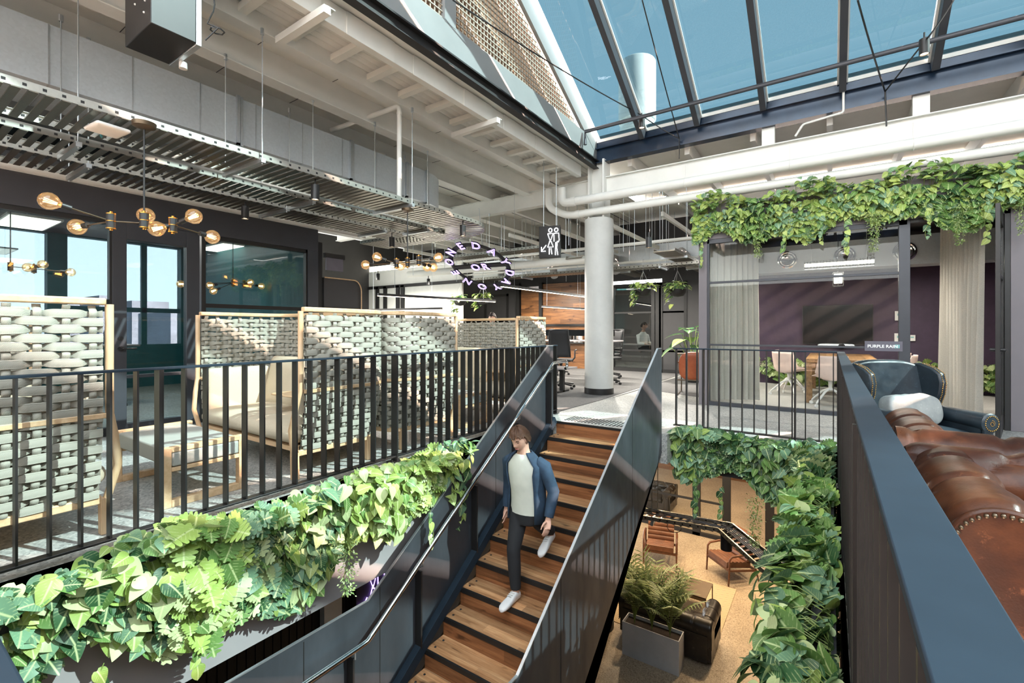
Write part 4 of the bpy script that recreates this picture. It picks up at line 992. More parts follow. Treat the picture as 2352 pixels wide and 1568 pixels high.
# -- seated people farther back
def sitter(label, loc, rz, shirt, hair='hair_dark'):
    t = thing('person', label, 'person')
    b = MB(); stack(b, [ellring((0, 0), .16, .12, .42), ellring((0, 0), .16, .12, .55), ellring((0, -.01), .17, .11, .85), ellring((0, -.01), .17, .09, .95), ellring((0, -.02), .06, .06, 1.04), ellring((0, -.03), .055, .055, 1.1)])
    P = head_mesh(b, (0, -.05, 1.22), 1.0, (0, -1, 0), math.radians(10))
    for sx in (-1, 1):
        b.tube([(.09*sx, 0, .5), (.1*sx, -.25, .53), (.1*sx, -.45, .5), (.1*sx, -.47, .3), (.1*sx, -.45, .08), (.1*sx, -.56, .05)], [.085, .08, .058, .052, .04, .035], 12)
        b.tube([(.1*sx, 0, .92), (.2*sx, 0, .92), (.24*sx, -.05, .70), (.2*sx, -.28, .66)], [.06, .056, .042, .03], 12)
        hand(b, (.2*sx, -.29, .66), (-.1*sx, -1, -.05), (-sx, 0, .1))
    o = b.build('body', 'skin', t, local=True); remesh(o, .01, 4)
    c = MB(); stack(c, [ellring((0, 0), .18, .135, .45), ellring((0, 0), .18, .135, .6), ellring((0, -.01), .185, .125, .86), ellring((0, -.01), .185, .105, .96), ellring((0, -.02), .075, .07, 1.05)], cap=False)
    for sx in (-1, 1): c.tube([(.12*sx, 0, .93), (.205*sx, 0, .93), (.25*sx, -.05, .70), (.21*sx, -.25, .665)], [.075, .07, .055, .045], 12)
    c.build('shirt', shirt, t, smooth=60, local=True)
    c = MB()
    for sx in (-1, 1): c.tube([(.09*sx, .02, .5), (.1*sx, -.25, .53), (.1*sx, -.46, .5), (.1*sx, -.48, .3), (.1*sx, -.45, .1)], [.1, .09, .07, .06, .05], 12)
    c.build('trousers', 'trousers', t, smooth=60, local=True)
    c = MB(); hair_mesh(c, P, 1.0); c.build('hair', hair, t, smooth=60, local=True)
    t.location = loc; t.rotation_euler = (0, 0, rz); return t
p = onY(1132, 722, 8.3); sitter('person with short dark hair whose head shows above the far pod', (p.x, 8.3, .27), math.radians(20), 'denim')
bs = thing('bar_stool', 'round stool under the person behind the far pod', 'stool', (p.x, 8.35, 0)); MB().lathe([(0, .70), (.17, .70), (.18, .73), (.17, .76), (0, .76)], (0, 0, 0), 20).build('seat', 'oak', bs, smooth=40, local=True)
for k in range(4): g = PI/4+PI/2*k; MB().tube([(.12*math.cos(g), .12*math.sin(g), .71), (.2*math.cos(g), .2*math.sin(g), 0)], .012, 8).build('leg', 'black_plastic', bs, smooth=40, local=True)
p = onY(1476, 745, 14.6); sitter('person in white shirt sitting at a desk behind the dark glass', (p.x, 14.6, .12), math.radians(70), 'white_plastic')
# ================================================================ GREENERY
NR = np.random.default_rng(5)
def proto_heart():
    t = np.linspace(0, 1, 12)**1.15; w = .46*np.sin(PI*np.clip(t, 0, 1)**.56)**.8*(1-.12*t); w[0] = .14; w[-1] = 0; y0 = -.11*np.exp(-(t/.16)**2)
    v = []
    for a, b, c in zip(t, w, y0): v += [(-b, a+c, .16*b*(1-.3*a)), (0, a, 0), (b, a+c, .16*b*(1-.3*a))]
    f = []
    for i in range(len(t)-1): f += [(3*i, 3*i+1, 3*i+4, 3*i+3), (3*i+1, 3*i+2, 3*i+5, 3*i+4)]
    v = np.array(v); v[:, 2] -= .34*v[:, 1]**2; return v, np.array(f)
def proto_monstera():
    v = []; f = []
    lob = [(-.02, -.16, .31, .40), (.10, .07, .48, .30), (.26, .25, .51, .26), (.42, .45, .46, .225), (.58, .63, .38, .20), (.74, .80, .27, .16)]
    for sx in (-1, 1):
        for (tb, te, w, h) in lob:
            o = len(v); m = .62
            for q, (xx, yy) in enumerate([(0, tb), (0, tb+.15), (w*.55, tb+(te-tb)*.5-.005), (w*.55, tb+(te-tb)*.5+h*.75), (w*.88, te+.02), (w*.93, te+h*.62), (w, te+h*.33)]): v.append((sx*xx, yy, .12*xx))
            q = [(o, o+2, o+3, o+1), (o+2, o+4, o+6, o+3), (o+3, o+6, o+5, o+3)]
            for p in q: f.append(p if sx > 0 else p[::-1])
    o = len(v); v += [(-.12, .84, .01), (.12, .84, .01), (.05, .97, 0), (-.05, .97, 0)]; f.append((o, o+1, o+2, o+3))
    v = np.array(v); v[:, 2] -= .22*v[:, 1]**2; return v, np.array([p for p in f], dtype=int)
def proto_small():
    v = np.array([(0, 0, 0), (-.28, .45, .06), (0, 1, -.05), (.28, .45, .06)]); return v, np.array([(0, 3, 2, 1)])
PH, PM_, PSm = proto_heart(), proto_monstera(), proto_small()
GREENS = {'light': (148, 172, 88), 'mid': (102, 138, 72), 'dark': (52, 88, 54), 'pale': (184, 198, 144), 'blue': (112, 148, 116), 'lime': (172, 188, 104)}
def leaf_mesh(name, items, parent, mat='leaf'):
    """items: (proto, pos, tip direction, normal, size, rgb)"""
    VS = []; FS = []; CSs = []; UV = []; o = 0
    for (pv, pf), p, d, n, s, c in items:
        d = d/np.linalg.norm(d); n = n-d*np.dot(n, d); n = n/(np.linalg.norm(n)+1e-9); x = np.cross(d, n)
        VS.append(np.array(p)+s*(pv[:, :1]*x+pv[:, 1:2]*d+pv[:, 2:3]*n)); FS.append(pf+o); o += len(pv)
        CSs.append(np.tile(np.array([*c, 1.0]), (len(pf)*4, 1))); UV.append(pv[pf.ravel()][:, :2])
    V_ = np.vstack(VS); F_ = np.vstack(FS); base = np.array(parent.location) if parent is not None else np.zeros(3)
    V_ = V_-base
    me = bpy.data.meshes.new(name); me.from_pydata(V_.tolist(), [], F_.tolist())
    ca = me.color_attributes.new('Col', 'FLOAT_COLOR', 'CORNER')
    cc_ = np.vstack(CSs)
    nl = len(me.loops)
    if len(cc_) != nl: cc_ = np.resize(cc_, (nl, 4))
    ul = me.uv_layers.new(name='UV'); ul.data.foreach_set('uv', np.vstack(UV).astype(np.float32).ravel()[:2*nl])
    ca.data.foreach_set('color', cc_.astype(np.float32).ravel())
    me.polygons.foreach_set('use_smooth', [True]*len(me.polygons)); me.materials.append(MATS[mat])
    ob = bpy.data.objects.new(name, me); COL.objects.link(ob); ob.parent = parent; return ob
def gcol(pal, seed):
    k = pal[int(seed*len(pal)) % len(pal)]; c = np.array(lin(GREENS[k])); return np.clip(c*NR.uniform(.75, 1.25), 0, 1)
def hedge(label, a, b, out, N, size, drop, depth, top, pal, group, vines=(), monstera=.45, seed=0):
    a, b, out = np.array(a, float), np.array(b, float), np.array(out, float); t = thing('hanging_greenery', label, 'plants', tuple(a), group=group)
    ax = b-a; L = np.linalg.norm(ax); ax = ax/L; up = np.array([0, 0, 1.0]); it = []
    clump = NR.uniform(0, 1, 40); stems = MB()
    def prof(s): return .84+.20*math.sin(s*3.1+seed)+.16*math.sin(s*7.7+seed*2)
    for i in range(N):
        s = NR.uniform(0, L); cl = clump[int(s/.38) % 40]; dp = drop*prof(s)
        q = NR.uniform(0, 1)**.85
        zz = top*NR.uniform(.2, 1)*(.7+.3*math.sin(s*5)) if q < .22 else -dp*(q-.22)/.78
        dm = depth*(.75+.35*math.sin(s*4.3+seed))*(1-.45*max(0, -zz/dp)) if zz < 0 else depth*.8
        oo = dm*NR.uniform(.06, 1)
        p = a+ax*s+out*oo+up*zz
        mon = (clump[(int(s/.38)+7) % 40] < monstera); pr = PM_ if mon and NR.random() < .8 else PH
        d = out*NR.uniform(.2, .9)+up*(NR.uniform(-1.1, -.2) if zz < 0 else NR.uniform(-.6, .5))+ax*NR.uniform(-.8, .8)
        n = out*NR.uniform(.3, 1)+up*NR.uniform(.3, 1)+ax*NR.uniform(-.5, .5)
        sz = NR.uniform(*size)*(1.18 if mon else .92)
        it.append((pr, p-d/np.linalg.norm(d)*sz*.3, d, n, sz, gcol(pal, (cl+NR.uniform(0, .62)) % 1)))
        if i % 4 == 0: stems.tube([a+ax*s+up*.0+out*.02, (a+ax*s+p)/2+up*.04+out*.02, p], .0028, 4)
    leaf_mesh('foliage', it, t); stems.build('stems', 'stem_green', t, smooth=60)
    MB().box(min(a[0], b[0]+out[0]*.09) if out[0] else a[0], max(a[0], b[0]+out[0]*.09) if out[0] else b[0], min(a[1], b[1]+out[1]*.09), max(a[1], b[1]+out[1]*.09) if out[1] else b[1], a[2]-.14, a[2]-.02).build('trough', 'charcoal_wall', t)
    for k, (s, L_, oo, z0, kind) in enumerate(vines):
        it = []; st_ = MB(); p0 = a+ax*s+out*oo+up*z0; pts = [p0+out*(.03*math.sin(q*5+k))*q+ax*(.03*math.sin(q*7+k))-up*L_*q for q in np.linspace(0, 1, 9)]
        st_.tube(pts, .003, 4)
        if kind == 'fern':
            for i in range(int(900*L_)):
                q = NR.uniform(0, 1); c0 = p0-up*L_*q; w = .055*(1-.55*q)+.01; r_ = np.array([NR.normal(), NR.normal(), NR.normal()*.4]); p = c0+r_*w*.6
                it.append((PSm, p, r_+np.array([0, 0, -.5]), np.array([NR.normal(), NR.normal(), 1.0]), NR.uniform(.016, .03), gcol(['mid', 'light', 'pale'], NR.random())))
        else:
            for i in range(int(L_/.045)):
                q = (i+.5)/int(L_/.045); p = p0-up*L_*q; d = out*NR.uniform(.1, .6)-up*.8+ax*NR.uniform(-.9, .9)
                it.append((PH, p, d, out+up*.4+ax*NR.uniform(-.4, .4), NR.uniform(size[0]*.6, size[1]*.7), gcol(pal, NR.random())))
        vo = leaf_mesh('trailing_vine', it, t); st_.build('vine_stem', 'stem_green', vo)
    return t
G = 'runs of artificial hanging plants'
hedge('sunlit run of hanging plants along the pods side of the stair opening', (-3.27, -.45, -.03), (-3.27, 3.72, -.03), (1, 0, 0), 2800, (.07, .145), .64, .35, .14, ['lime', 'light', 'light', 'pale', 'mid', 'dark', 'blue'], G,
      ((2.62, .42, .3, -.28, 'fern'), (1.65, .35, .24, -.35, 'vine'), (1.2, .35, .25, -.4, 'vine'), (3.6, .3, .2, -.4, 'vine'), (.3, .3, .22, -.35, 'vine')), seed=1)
hedge('dense run of large leaved plants hanging below the parapet', (.02, 1.3, -.02), (.02, 5.75, -.02), (-1, 0, 0), 2800, (.08, .165), .85, .34, .06, ['mid', 'light', 'mid', 'dark', 'pale', 'blue'], G,
      ((2.2, .4, .3, -.6, 'vine'), (3.1, .4, .25, -.6, 'vine')), monstera=.55, seed=2.2)
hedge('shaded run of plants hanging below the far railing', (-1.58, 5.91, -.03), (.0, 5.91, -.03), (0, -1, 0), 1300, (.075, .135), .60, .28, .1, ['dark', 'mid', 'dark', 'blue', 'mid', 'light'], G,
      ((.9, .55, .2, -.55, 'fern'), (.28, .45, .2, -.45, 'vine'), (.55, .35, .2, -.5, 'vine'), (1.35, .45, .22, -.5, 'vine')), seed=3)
xs_ = ML-.05
hedge('long run of plants trailing from the top of the meeting room front', (xs_, 8.16, 3.12), (3.4, 8.16, 3.12), (0, -1, 0), 3900, (.07, .125), .50, .32, .34, ['mid', 'dark', 'mid', 'light', 'lime', 'blue'], G,
      ((.12, .75, .1, -.1, 'vine'), (.95, .5, .2, -.28, 'fern'), (1.75, .4, .2, -.25, 'vine'), (2.05, .5, .22, -.3, 'vine'), (2.35, .55, .25, -.28, 'fern'), (2.9, .45, .22, -.25, 'vine'), (3.2, .5, .2, -.3, 'fern'), (3.45, .6, .2, -.2, 'vine'), (3.75, .5, .2, -.25, 'fern'), (1.3, .4, .2, -.3, 'vine')), seed=4)
hedge('low run of plants added to imitate a reflection in the meeting room glass', (-1.4, 12.2, .5), (2.6, 12.2, .5), (0, -1, 0), 520, (.09, .15), .45, .3, .12, ['mid', 'light', 'pale'], G, seed=5)  # added plants standing in for greenery mirrored in the glass
def hanging_pot(label, p, s=1.0, ztop=2.75):
    t = thing('hanging_pot', label, 'hanging plant', p, group='hanging pots')
    MB().lathe([(.02, -.12), (.12, -.10), (.17, -.03), (.18, .03), (.165, .03), (.15, -.03), (.0, -.05)], (0, 0, 0), 24).build('pot', 'near_black', t, smooth=50, local=True)
    m = MB()
    for k in range(3): g = 2*PI*k/3; m.tube([(.175*math.cos(g), .175*math.sin(g), .03), (0, 0, .42)], .004, 5)
    m.tube([(0, 0, .42), (0, 0, ztop-p[2])], .004, 5); m.build('cord', 'cable_grey', t, local=True)
    it = []
    for i in range(90):
        g = NR.uniform(0, 2*PI); r = NR.uniform(.02, .24); z = NR.uniform(0, .15) if i < 60 else NR.uniform(-.3, .05)
        if i >= 60: g = NR.normal(3.6, .5); r = NR.uniform(.17, .22)
        d = np.array([math.cos(g), math.sin(g), NR.uniform(-.9, .5)]); it.append((PH, np.array(p)+np.array([r*math.cos(g), r*math.sin(g), z+.03]), d, np.array([0, 0, 1.])+d*.2, NR.uniform(.07, .13), gcol(['mid', 'light', 'lime', 'dark'], NR.random())))
    leaf_mesh('foliage', it, t); return t
for lab, px, py, d in (('hanging pot of trailing leaves right of the column', 1477, 668, 9.8), ('hanging pot with a long trail next to the meeting room', 1556, 668, 9.8), ('hanging pot under the sign, the left one of two', 1057, 692, 9.8), ('hanging pot under the sign, half hidden behind the lamp bar', 1110, 688, 9.8)):
    q = onY(px, py, d); hanging_pot(lab, tuple(q))
def big_plant(label, p, n=14, h=1.3):
    t = thing('potted_plant', label, 'plant', p); MB().lathe([(.14, 0), (.2, .34), (.17, .34), (.16, .28), (0, .28)], (0, 0, 0), 20).build('pot', 'near_black', t, smooth=50, local=True)
    it = []; m = MB()
    for i in range(n):
        g = 2*PI*i*.382; r = .1+.03*i; z = h*(.55+.45*(1-i/n)); tip = np.array([r*math.cos(g), r*math.sin(g), z]); m.tube([(0, 0, .3), tip*np.array([.6, .6, .75]), tip], .008, 5)
        it.append((PH, np.array(p)+tip, np.array([math.cos(g), math.sin(g), .3-i*.06]), np.array([-math.cos(g)*.3, -math.sin(g)*.3, 1]), NR.uniform(.32, .45), gcol(['dark', 'mid', 'dark'], NR.random())))
    leaf_mesh('foliage', it, t); m.build('stems', 'stem_green', t, smooth=60, local=True); return t
q = onZ(1590, 878, 0); big_plant('big leaved plant in a dark pot behind the orange armchair', (q.x, q.y, 0))

# ================================================================ CEILING SERVICES
def tray(label, path, w, z, rods=(), ztop=4.2, pitch=.085, group='cable trays', rail=.055, strut=True):
    t = thing('cable_tray', label, 'cable tray', (path[0][0], path[0][1], z), group=group)
    P = [Vector((x, y, z)) for x, y in path]; N = []
    for i in range(len(P)):
        d = (P[min(i+1, len(P)-1)]-P[max(i-1, 0)]); d.normalize(); N.append(Vector((-d.y, d.x, 0)))
    for sgn in (-1, 1):
        m = MB(); h = MB(); q = [p+n*(sgn*w/2) for p, n in zip(P, N)]
        for a, b in zip(q[:-1], q[1:]):
            m.bar(a+Vector((0, 0, rail/2)), b+Vector((0, 0, rail/2)), .004, rail); L = (b-a).length; n_ = max(1, int(L/.1)); dd = (b-a)/n_
            sd = Vector((-dd.y, dd.x, 0)).normalized()
            for k in range(n_):
                c = a+dd*(k+.5)+Vector((0, 0, rail*.5)); h.bar(c-dd.normalized()*.011, c+dd.normalized()*.011, .0056, .02)
            m.bar(a+Vector((0, 0, rail))-sd*(sgn*.008)*1, b+Vector((0, 0, rail))-sd*(sgn*.008), .02, .004)
        r = m.build('side_rail', 'tray_metal', t); h.build('slots', 'near_black', r)['kind'] = 'stuff'
    m = MB(); L = 0; acc = 0
    for i in range(len(P)-1):
        a, b = P[i], P[i+1]; seg = (b-a).length; s = pitch-acc if acc else 0
        while s < seg:
            c = a+(b-a)*(s/seg); n = N[i].lerp(N[i+1], s/seg); m.bar(c-n*(w/2), c+n*(w/2), .05, .012, (0, 0, 1)); m.bar(c-n*(w/2)+Vector((0, 0, .012)), c+n*(w/2)+Vector((0, 0, .012)), .018, .014); s += pitch
        acc = (seg-(s-pitch))
    m.build('rungs', 'rung_metal', t)
    for (x, y) in rods:
        i = min(range(len(P)), key=lambda k: abs(P[k].y-y)+abs(P[k].x-x)); n = N[i]; c = Vector((x, y, z))
        k = MB(); k.bar(c-n*(w/2+.06)+Vector((0, 0, -.025)), c+n*(w/2+.06)+Vector((0, 0, -.025)), .042, .042); so = k.build('support_strut', 'galvanised', t)
        for sg in (-1, 1): k = MB(); k.tube([c+n*sg*(w/2+.035)+Vector((0, 0, -.06)), c+n*sg*(w/2+.035)+Vector((0, 0, ztop-z))], .0055, 6); k.cyl(c+n*sg*(w/2+.035)+Vector((0, 0, ztop-z-.06)), c+n*sg*(w/2+.035)+Vector((0, 0, ztop-z)), .018, 6); k.build('hanger_rod', 'galvanised', t)
    return t
def arc(cx, cy, r, a0, a1, n=9): return [(cx+r*math.cos(math.radians(a0+(a1-a0)*k/n)), cy+r*math.sin(math.radians(a0+(a1-a0)*k/n))) for k in range(n+1)]
tray('wide galvanised cable tray closest to the gable, curving left at its far end', [(-4.895, -1.5), (-4.895, 1.5), (-4.895, 5.6)]+arc(-5.4, 5.6, .505, 0, 90)[1:]+[(-7.5, 6.105)], .67, 2.9, ((-4.895, .35), (-4.895, 2.35), (-4.895, 4.3)), 4.15)
tray('middle galvanised cable tray, darker, between the two long ones', [(-5.6, -1.5), (-5.6, 5.85)], .46, 2.86, ((-5.6, 1.2), (-5.6, 3.4), (-5.6, 5.4)), 4.15)
tray('left galvanised cable tray nearest the glazed offices', [(-6.44, -1.5), (-6.44, 6.2)], .6, 2.9, ((-6.44, 1.45), (-6.44, 3.5), (-6.44, 5.2)), 4.15)
tray('cable tray crossing the room beyond the second bulb lamp', [(-9.6, 8.55), (-4.9, 8.55)], .4, 2.95, ((-8.4, 8.55), (-6.3, 8.55)), 3.84)
tray('cable tray running back from the neon ring toward the timber wall', [(-4.45, 8.8), (-4.45, 13)], .36, 2.74, ((-4.45, 9.4), (-4.45, 11.5)), 4.4)
tray('cable tray crossing behind the column toward the meeting room', [(-8.2, 10.2), (-2.0, 10.2)], .4, 2.6, ((-6.5, 10.2), (-3.0, 10.2)), 4.2)
tray('short cable tray between the column and the meeting room corner', [(-2.6, 8.9), (-2.6, 12.6)], .4, 2.72, ((-2.6, 9.6), (-2.6, 11.6)), 4.4)
# rectangular duct with elbow
dt = thing('air_duct', 'large rectangular galvanised air duct under the roof, turning left at its end', 'air duct', (-6.25, 0, 3.5))
m = MB(); z0, z1 = 3.49, 4.04; xa, xb = -6.62, -5.9
m.box(xa, xb, -3, 5.95, z0, z1); m.build('duct_body', 'duct_metal', dt)
m = MB(); R = .78; cx_, cy_ = xa-.06, 5.95
def el(u, v):
    a = u*PI/2; pr = [(xb-cx_, z0), (xb-cx_, z1), (xa-cx_, z1), (xa-cx_, z0)]; k = int(round(v*4)) % 4; r, z = pr[k]; return Vector((cx_+r*math.cos(a), cy_+r*math.sin(a), z))
m.grid(el, 13, 4, cv=True); m.box(cx_-3, cx_, cy_+xa-cx_, cy_+xb-cx_, z0, z1); m.build('duct_elbow', 'duct_metal', dt, smooth=30)
m = MB()
for y in [-2.6+i*.62 for i in range(14)]: m.box(xa-.004, xb+.004, y, y+.012, z0-.004, z1+.004)
m.build('seams', 'galvanised', dt)['kind'] = 'stuff'
for y in (.55, 2.75, 4.35, 5.45, 5.92):
    m = MB(); m.box(xb, xb+.035, y, y+.035, z0-.03, z1+.02).box(xb, xb+.02, y+.045, y+.075, z0-.03, z1+.02).box(xa-.03, xb+.035, y, y+.07, z0-.032, z0); m.build('flange', 'galvanised', dt)
# ceiling air unit
A_, B_, D_ = onZ(287, 108, 3.5), onZ(402, 152, 3.5), onZ(342, 50, 3.5)
au = thing('air_unit', 'black ceiling air conditioning unit hanging above the metal duct', 'air conditioner', (A_.x, A_.y, 3.5))
MB().box(A_.x, D_.x, A_.y, B_.y-.04, 3.5, 4.05).build('casing', 'black_plastic', au, bevel=.006)
MB().box(A_.x, D_.x, B_.y-.04, B_.y, 3.49, 4.06).build('end_plate', 'galvanised', au, bevel=.004)
m = MB()
for k in range(6): m.tube([(A_.x-.02+.06*k, A_.y-.02, 3.95), (A_.x-.06+.06*k, A_.y-.5, 4.0), (A_.x-.1+.05*k, A_.y-1.4, 4.05)], .028, 8)
m.build('hoses', 'cable_grey', au, smooth=50)
m = MB(); pts = [(D_.x+.02, B_.y+.02, 4.0)]+[(D_.x+.03, B_.y+.05+.03*math.sin(k*.8), 3.98-.06*k) for k in range(1, 6)]+[(D_.x+.03+.05*math.cos(k), B_.y+.1+.05*math.sin(k), 3.66) for k in range(0, 7)]+[(D_.x+.01, B_.y+.02, 3.55)]
m.tube(pts, .006, 6); m.build('cable', 'black_plastic', au, smooth=50)
for (dx, dz) in ((-.12, .12), (-.1, .2), (-.3, .25), (-.05, .3)): MB().ball((D_.x+dx+.0, A_.y-.002, 3.5+dz), .008).build('screw_cap', 'white_plastic', au, smooth=50)
m = MB(); m.cyl((A_.x+.15, B_.y+.01, 3.49), (A_.x+.15, B_.y+.01, 3.44), .03, 12).build('drain_fitting', 'white_plastic', au, smooth=50)
# access point on the tray
q = onZ(247, 298, 2.82); ap = thing('wifi_access_point', 'flat white wireless access point under the nearest cable tray', 'access point', tuple(q), .1)
MB().cushion((0, 0, 0), .12, .11, .022, 8).build('casing', 'white_plastic', ap, smooth=50, local=True); MB().tube([(-.1, 0, .02), (-.16, .02, -.02), (-.2, .02, .05), (-.22, .04, .08)], .006, 6).build('cable', 'teal_wall', ap, local=True)
# white pipes
def pipe(label, pts, r, mat='white_paint', brackets=()):
    t = thing('pipe', label, 'pipe', pts[0]); pts = [Vector(p) for p in pts]; q = [pts[0]]
    for i in range(1, len(pts)-1):
        a, b, c = pts[i-1], pts[i], pts[i+1]; d1_, d2_ = (a-b).normalized(), (c-b).normalized(); k = min(r*2.2, (a-b).length*.4, (c-b).length*.4)
        for s in range(6): u = s/5; q.append((b+d1_*k)*(1-u)**2+b*2*u*(1-u)+(b+d2_*k)*u*u)
    q.append(pts[-1]); MB().tube(q, r, 16).build('tube', mat, t, smooth=50)
    for b in brackets: m = MB(); b = Vector(b); m.tube([b+Vector((0, r*math.cos(a), r*math.sin(a)))*1.06 for a in [2*PI*k/12 for k in range(12)]], .006, 6, closed=True); m.tube([b+Vector((0, 0, r)), b+Vector((0, 0, r+.22))], .006, 6); m.build('bracket', 'white_plastic', t)
    for i in range(1, len(pts)-1): MB().lathe([(r*1.12, -r*.6), (r*1.12, r*.6)], pts[i]+(pts[i+1]-pts[i]).normalized()*r*3.2, 16, axis=(pts[i+1]-pts[i])).build('coupling', mat, t, smooth=50)
    return t
pipe('upper white drain pipe running past the column top to the right', [(-4.32, 8.05, 4.0), (-4.32, 8.05, 3.70), (9, 8.05, 3.66)], .078, brackets=((-2.0, 8.05, 3.69), (-.5, 8.05, 3.69), (.9, 8.05, 3.68), (2.2, 8.05, 3.68)))
pipe('lower white drain pipe behind the upper one', [(-4.75, 8.28, 4.1), (-4.75, 8.28, 3.72), (-4.3, 8.25, 3.50), (9, 8.25, 3.46)], .07)
a = onX(917, 240, -4.7); pipe('white sprinkler pipe dropping to the nearest cable tray', [(-6.1, a.y-.05, a.z-.02), (-4.70, a.y, a.z-.02), (-4.70, a.y, 2.97)], .032)
pipe('white conduit running along the far ceiling toward the column', [(-11, 9.6, 3.1), (-2.2, 9.6, 3.05)], .035)
pipe('second white conduit along the far ceiling', [(-11, 11.2, 2.95), (-1.95, 11.2, 2.9)], .03)
pipe('white pipe running back over the office', [(-6.8, 6.8, 3.2), (-6.8, 13.4, 3.2)], .05)
pipe('thick pale duct pipe behind the neon ring', [(-9.5, 8.9, 2.75), (-4.2, 8.9, 2.7)], .085, 'cream_ceiling')
for k in range(7):
    x = -9.5+k*1.15; struct('beam', MB().box(x, x+.05, 8.7, 13.4, 3.35, 3.43), 'cream_ceiling', label='services rail over the back office, number counted from the left wall: '+['first', 'second', 'third', 'fourth', 'fifth', 'sixth', 'seventh'][k])
hd_ = thing('service_hangers', 'thin hanger rods dropping from the roof over the back office', 'hangers', (-5, 10, 3)); m = MB()
for k in range(46): x, y = rnd.uniform(-9.5, -2.3), rnd.uniform(8.7, 13); m.tube([(x, y, 4.4), (x, y, rnd.uniform(2.6, 3.1))], .006, 5)
m.build('rods', 'galvanised', hd_)['kind'] = 'stuff'
hv = thing('air_duct', 'metal duct and flexible hoses in the dark space over the back office', 'air duct', (-6, 12.2, 3))
MB().box(-10, -2.2, 12.3, 12.9, 2.95, 3.5).build('duct_body', 'galvanised', hv)
for k in range(4): MB().tube([(-8.5+k*1.8, 12.2, 3.2), (-8.4+k*1.8, 11.7, 3.15), (-8.2+k*1.8, 11.4, 2.95), (-8.1+k*1.8, 11.3, 2.7)], .1, 10).build('flexible_hose', 'cable_grey', hv, smooth=50)
# black spot cans under the trays
def can(label, p, r=.045, h=.16, lit=True):
    t = thing('spotlight', label, 'spotlight', p, group='black can spotlights under the trays'); MB().lathe([(r*.82, -h+.012), (r*.82, -h), (r, -h), (r, 0), (0, 0)], (0, 0, 0), 20).build('can', 'black_plastic', t, smooth=40, local=True)
    MB().lathe([(0, -h+.011), (r*.8, -h+.012)], (0, 0, 0), 16).build('lens', 'down_lens' if lit else 'chrome', t, local=True)
    MB().tube([(0, 0, 0), (0, 0, .08)], .01, 6).build('stem', 'black_plastic', t, local=True); return t
for lab, px, py, z in (('black can spotlight under the nearest tray, first in line', 724, 425, 2.83), ('black can spotlight under the left tray, first in line', 563, 474, 2.83), ('black can spotlight at the curved tray end', 1063, 518, 2.83), ('black can spotlight under the middle tray end', 900, 545, 2.78), ('small black can spotlight below the far crossing tray, left', 868, 628, 2.62), ('small black can spotlight below the far crossing tray, right', 984, 640, 2.62), ('black can spotlight right of the column under the short tray', 1490, 545, 2.68)):
    can(lab, tuple(onZ(px, py, z)))
# bulbs
def bulb(t, p, hub, r=.0625):
    p, hub = Vector(p), Vector(hub); d = (p-hub).normalized()
    b = MB().lathe([(.018, -r*1.15), (.022, -r*.95), (r*.55, -r*.78), (r*.86, -r*.45), (r, 0), (r*.93, r*.38), (r*.7, r*.72), (r*.36, r*.94), (0, r)], p, 20, axis=d).build('bulb', 'bulb_glass', t, smooth=70)
    a = d.orthogonal().normalized(); c = d.cross(a); m = MB()
    for k in range(6):
        g = 2*PI*k/6; o = (a*math.cos(g)+c*math.sin(g))*.016; m.tube([p-d*.042+o*.5, p+d*.03+o], .0022, 5)
    m.build('filament', 'filament', b)
    MB().tube([p-d*(r*1.05), p-d*(r*1.9)], [.021, .021], 12).build('socket', 'black_plastic', t, smooth=40)
    MB().tube([p-d*(r*1.9), hub], .006, 6).build('arm', 'bronze', t, smooth=40)
def chandelier(label, canopy, hubs, bulbs, zc):
    t = thing('bulb_chandelier', label, 'pendant light', tuple(canopy), group='filament bulb chandeliers'); mid = Vector(hubs[len(hubs)//2])
    MB().lathe([(.02, -.05), (.075, -.03), (.08, 0), (0, 0)], canopy, 24).build('canopy', 'bronze', t, smooth=40)
    MB().tube([canopy, (canopy[0], canopy[1], mid.z)], .007, 8).build('rod', 'black_plastic', t, smooth=40)
    MB().tube([hubs[0], hubs[-1]], .006, 8).build('beam', 'bronze', t, smooth=40)
    for h in hubs:
        h = Vector(h); o = MB().lathe([(.03, -.055), (.03, .055), (0, .055)], h, 18).build('hub', 'black_plastic', t, smooth=40)
        MB().lathe([(.032, -.06), (.032, -.052), (.012, -.052), (.012, -.072), (0, -.072)], h, 16).lathe([(.0325, -.003), (.0325, .003)], h, 16).lathe([(.032, .053), (.032, .06), (.01, .06), (.01, .075), (0, .075)], h, 16).build('brass_ring', 'brass', o, smooth=40)
    for p, k in bulbs: bulb(t, p, hubs[k])
    return t
zc = 2.1
hubs = [onZ(255, 508, 2.08), onZ(331, 506, 2.1), onZ(397, 517, 2.1)]; cnp = Vector((hubs[1].x, hubs[1].y, 2.86))
bl = [(onZ(113, 462, 2.16), 0), (onZ(178, 521, 2.06), 0), (onZ(335, 495, 2.16), 1), (onZ(360, 525, 2.06), 2), (onZ(445, 497, 2.17), 2), (onZ(487, 544, 2.07), 2)]
chandelier('bulb chandelier hanging in front of the left glazed office', tuple(cnp), [tuple(h) for h in hubs], [(tuple(a), b) for a, b in bl], zc)
hubs = [onZ(911, 605, 2.12), onZ(936, 603, 2.13), onZ(962, 598, 2.15)]; cnp = Vector((hubs[1].x, hubs[1].y, 2.84))
bl = [(onZ(840, 608, 2.12), 0), (onZ(866, 590, 2.2), 0), (onZ(920, 610, 2.1), 0), (onZ(981, 613, 2.1), 2), (onZ(995, 614, 2.1), 2), (onZ(1007, 591, 2.2), 2)]
chandelier('second bulb chandelier, left of the neon ring sign', tuple(cnp), [tuple(h) for h in hubs], [(tuple(a), b) for a, b in bl], zc)
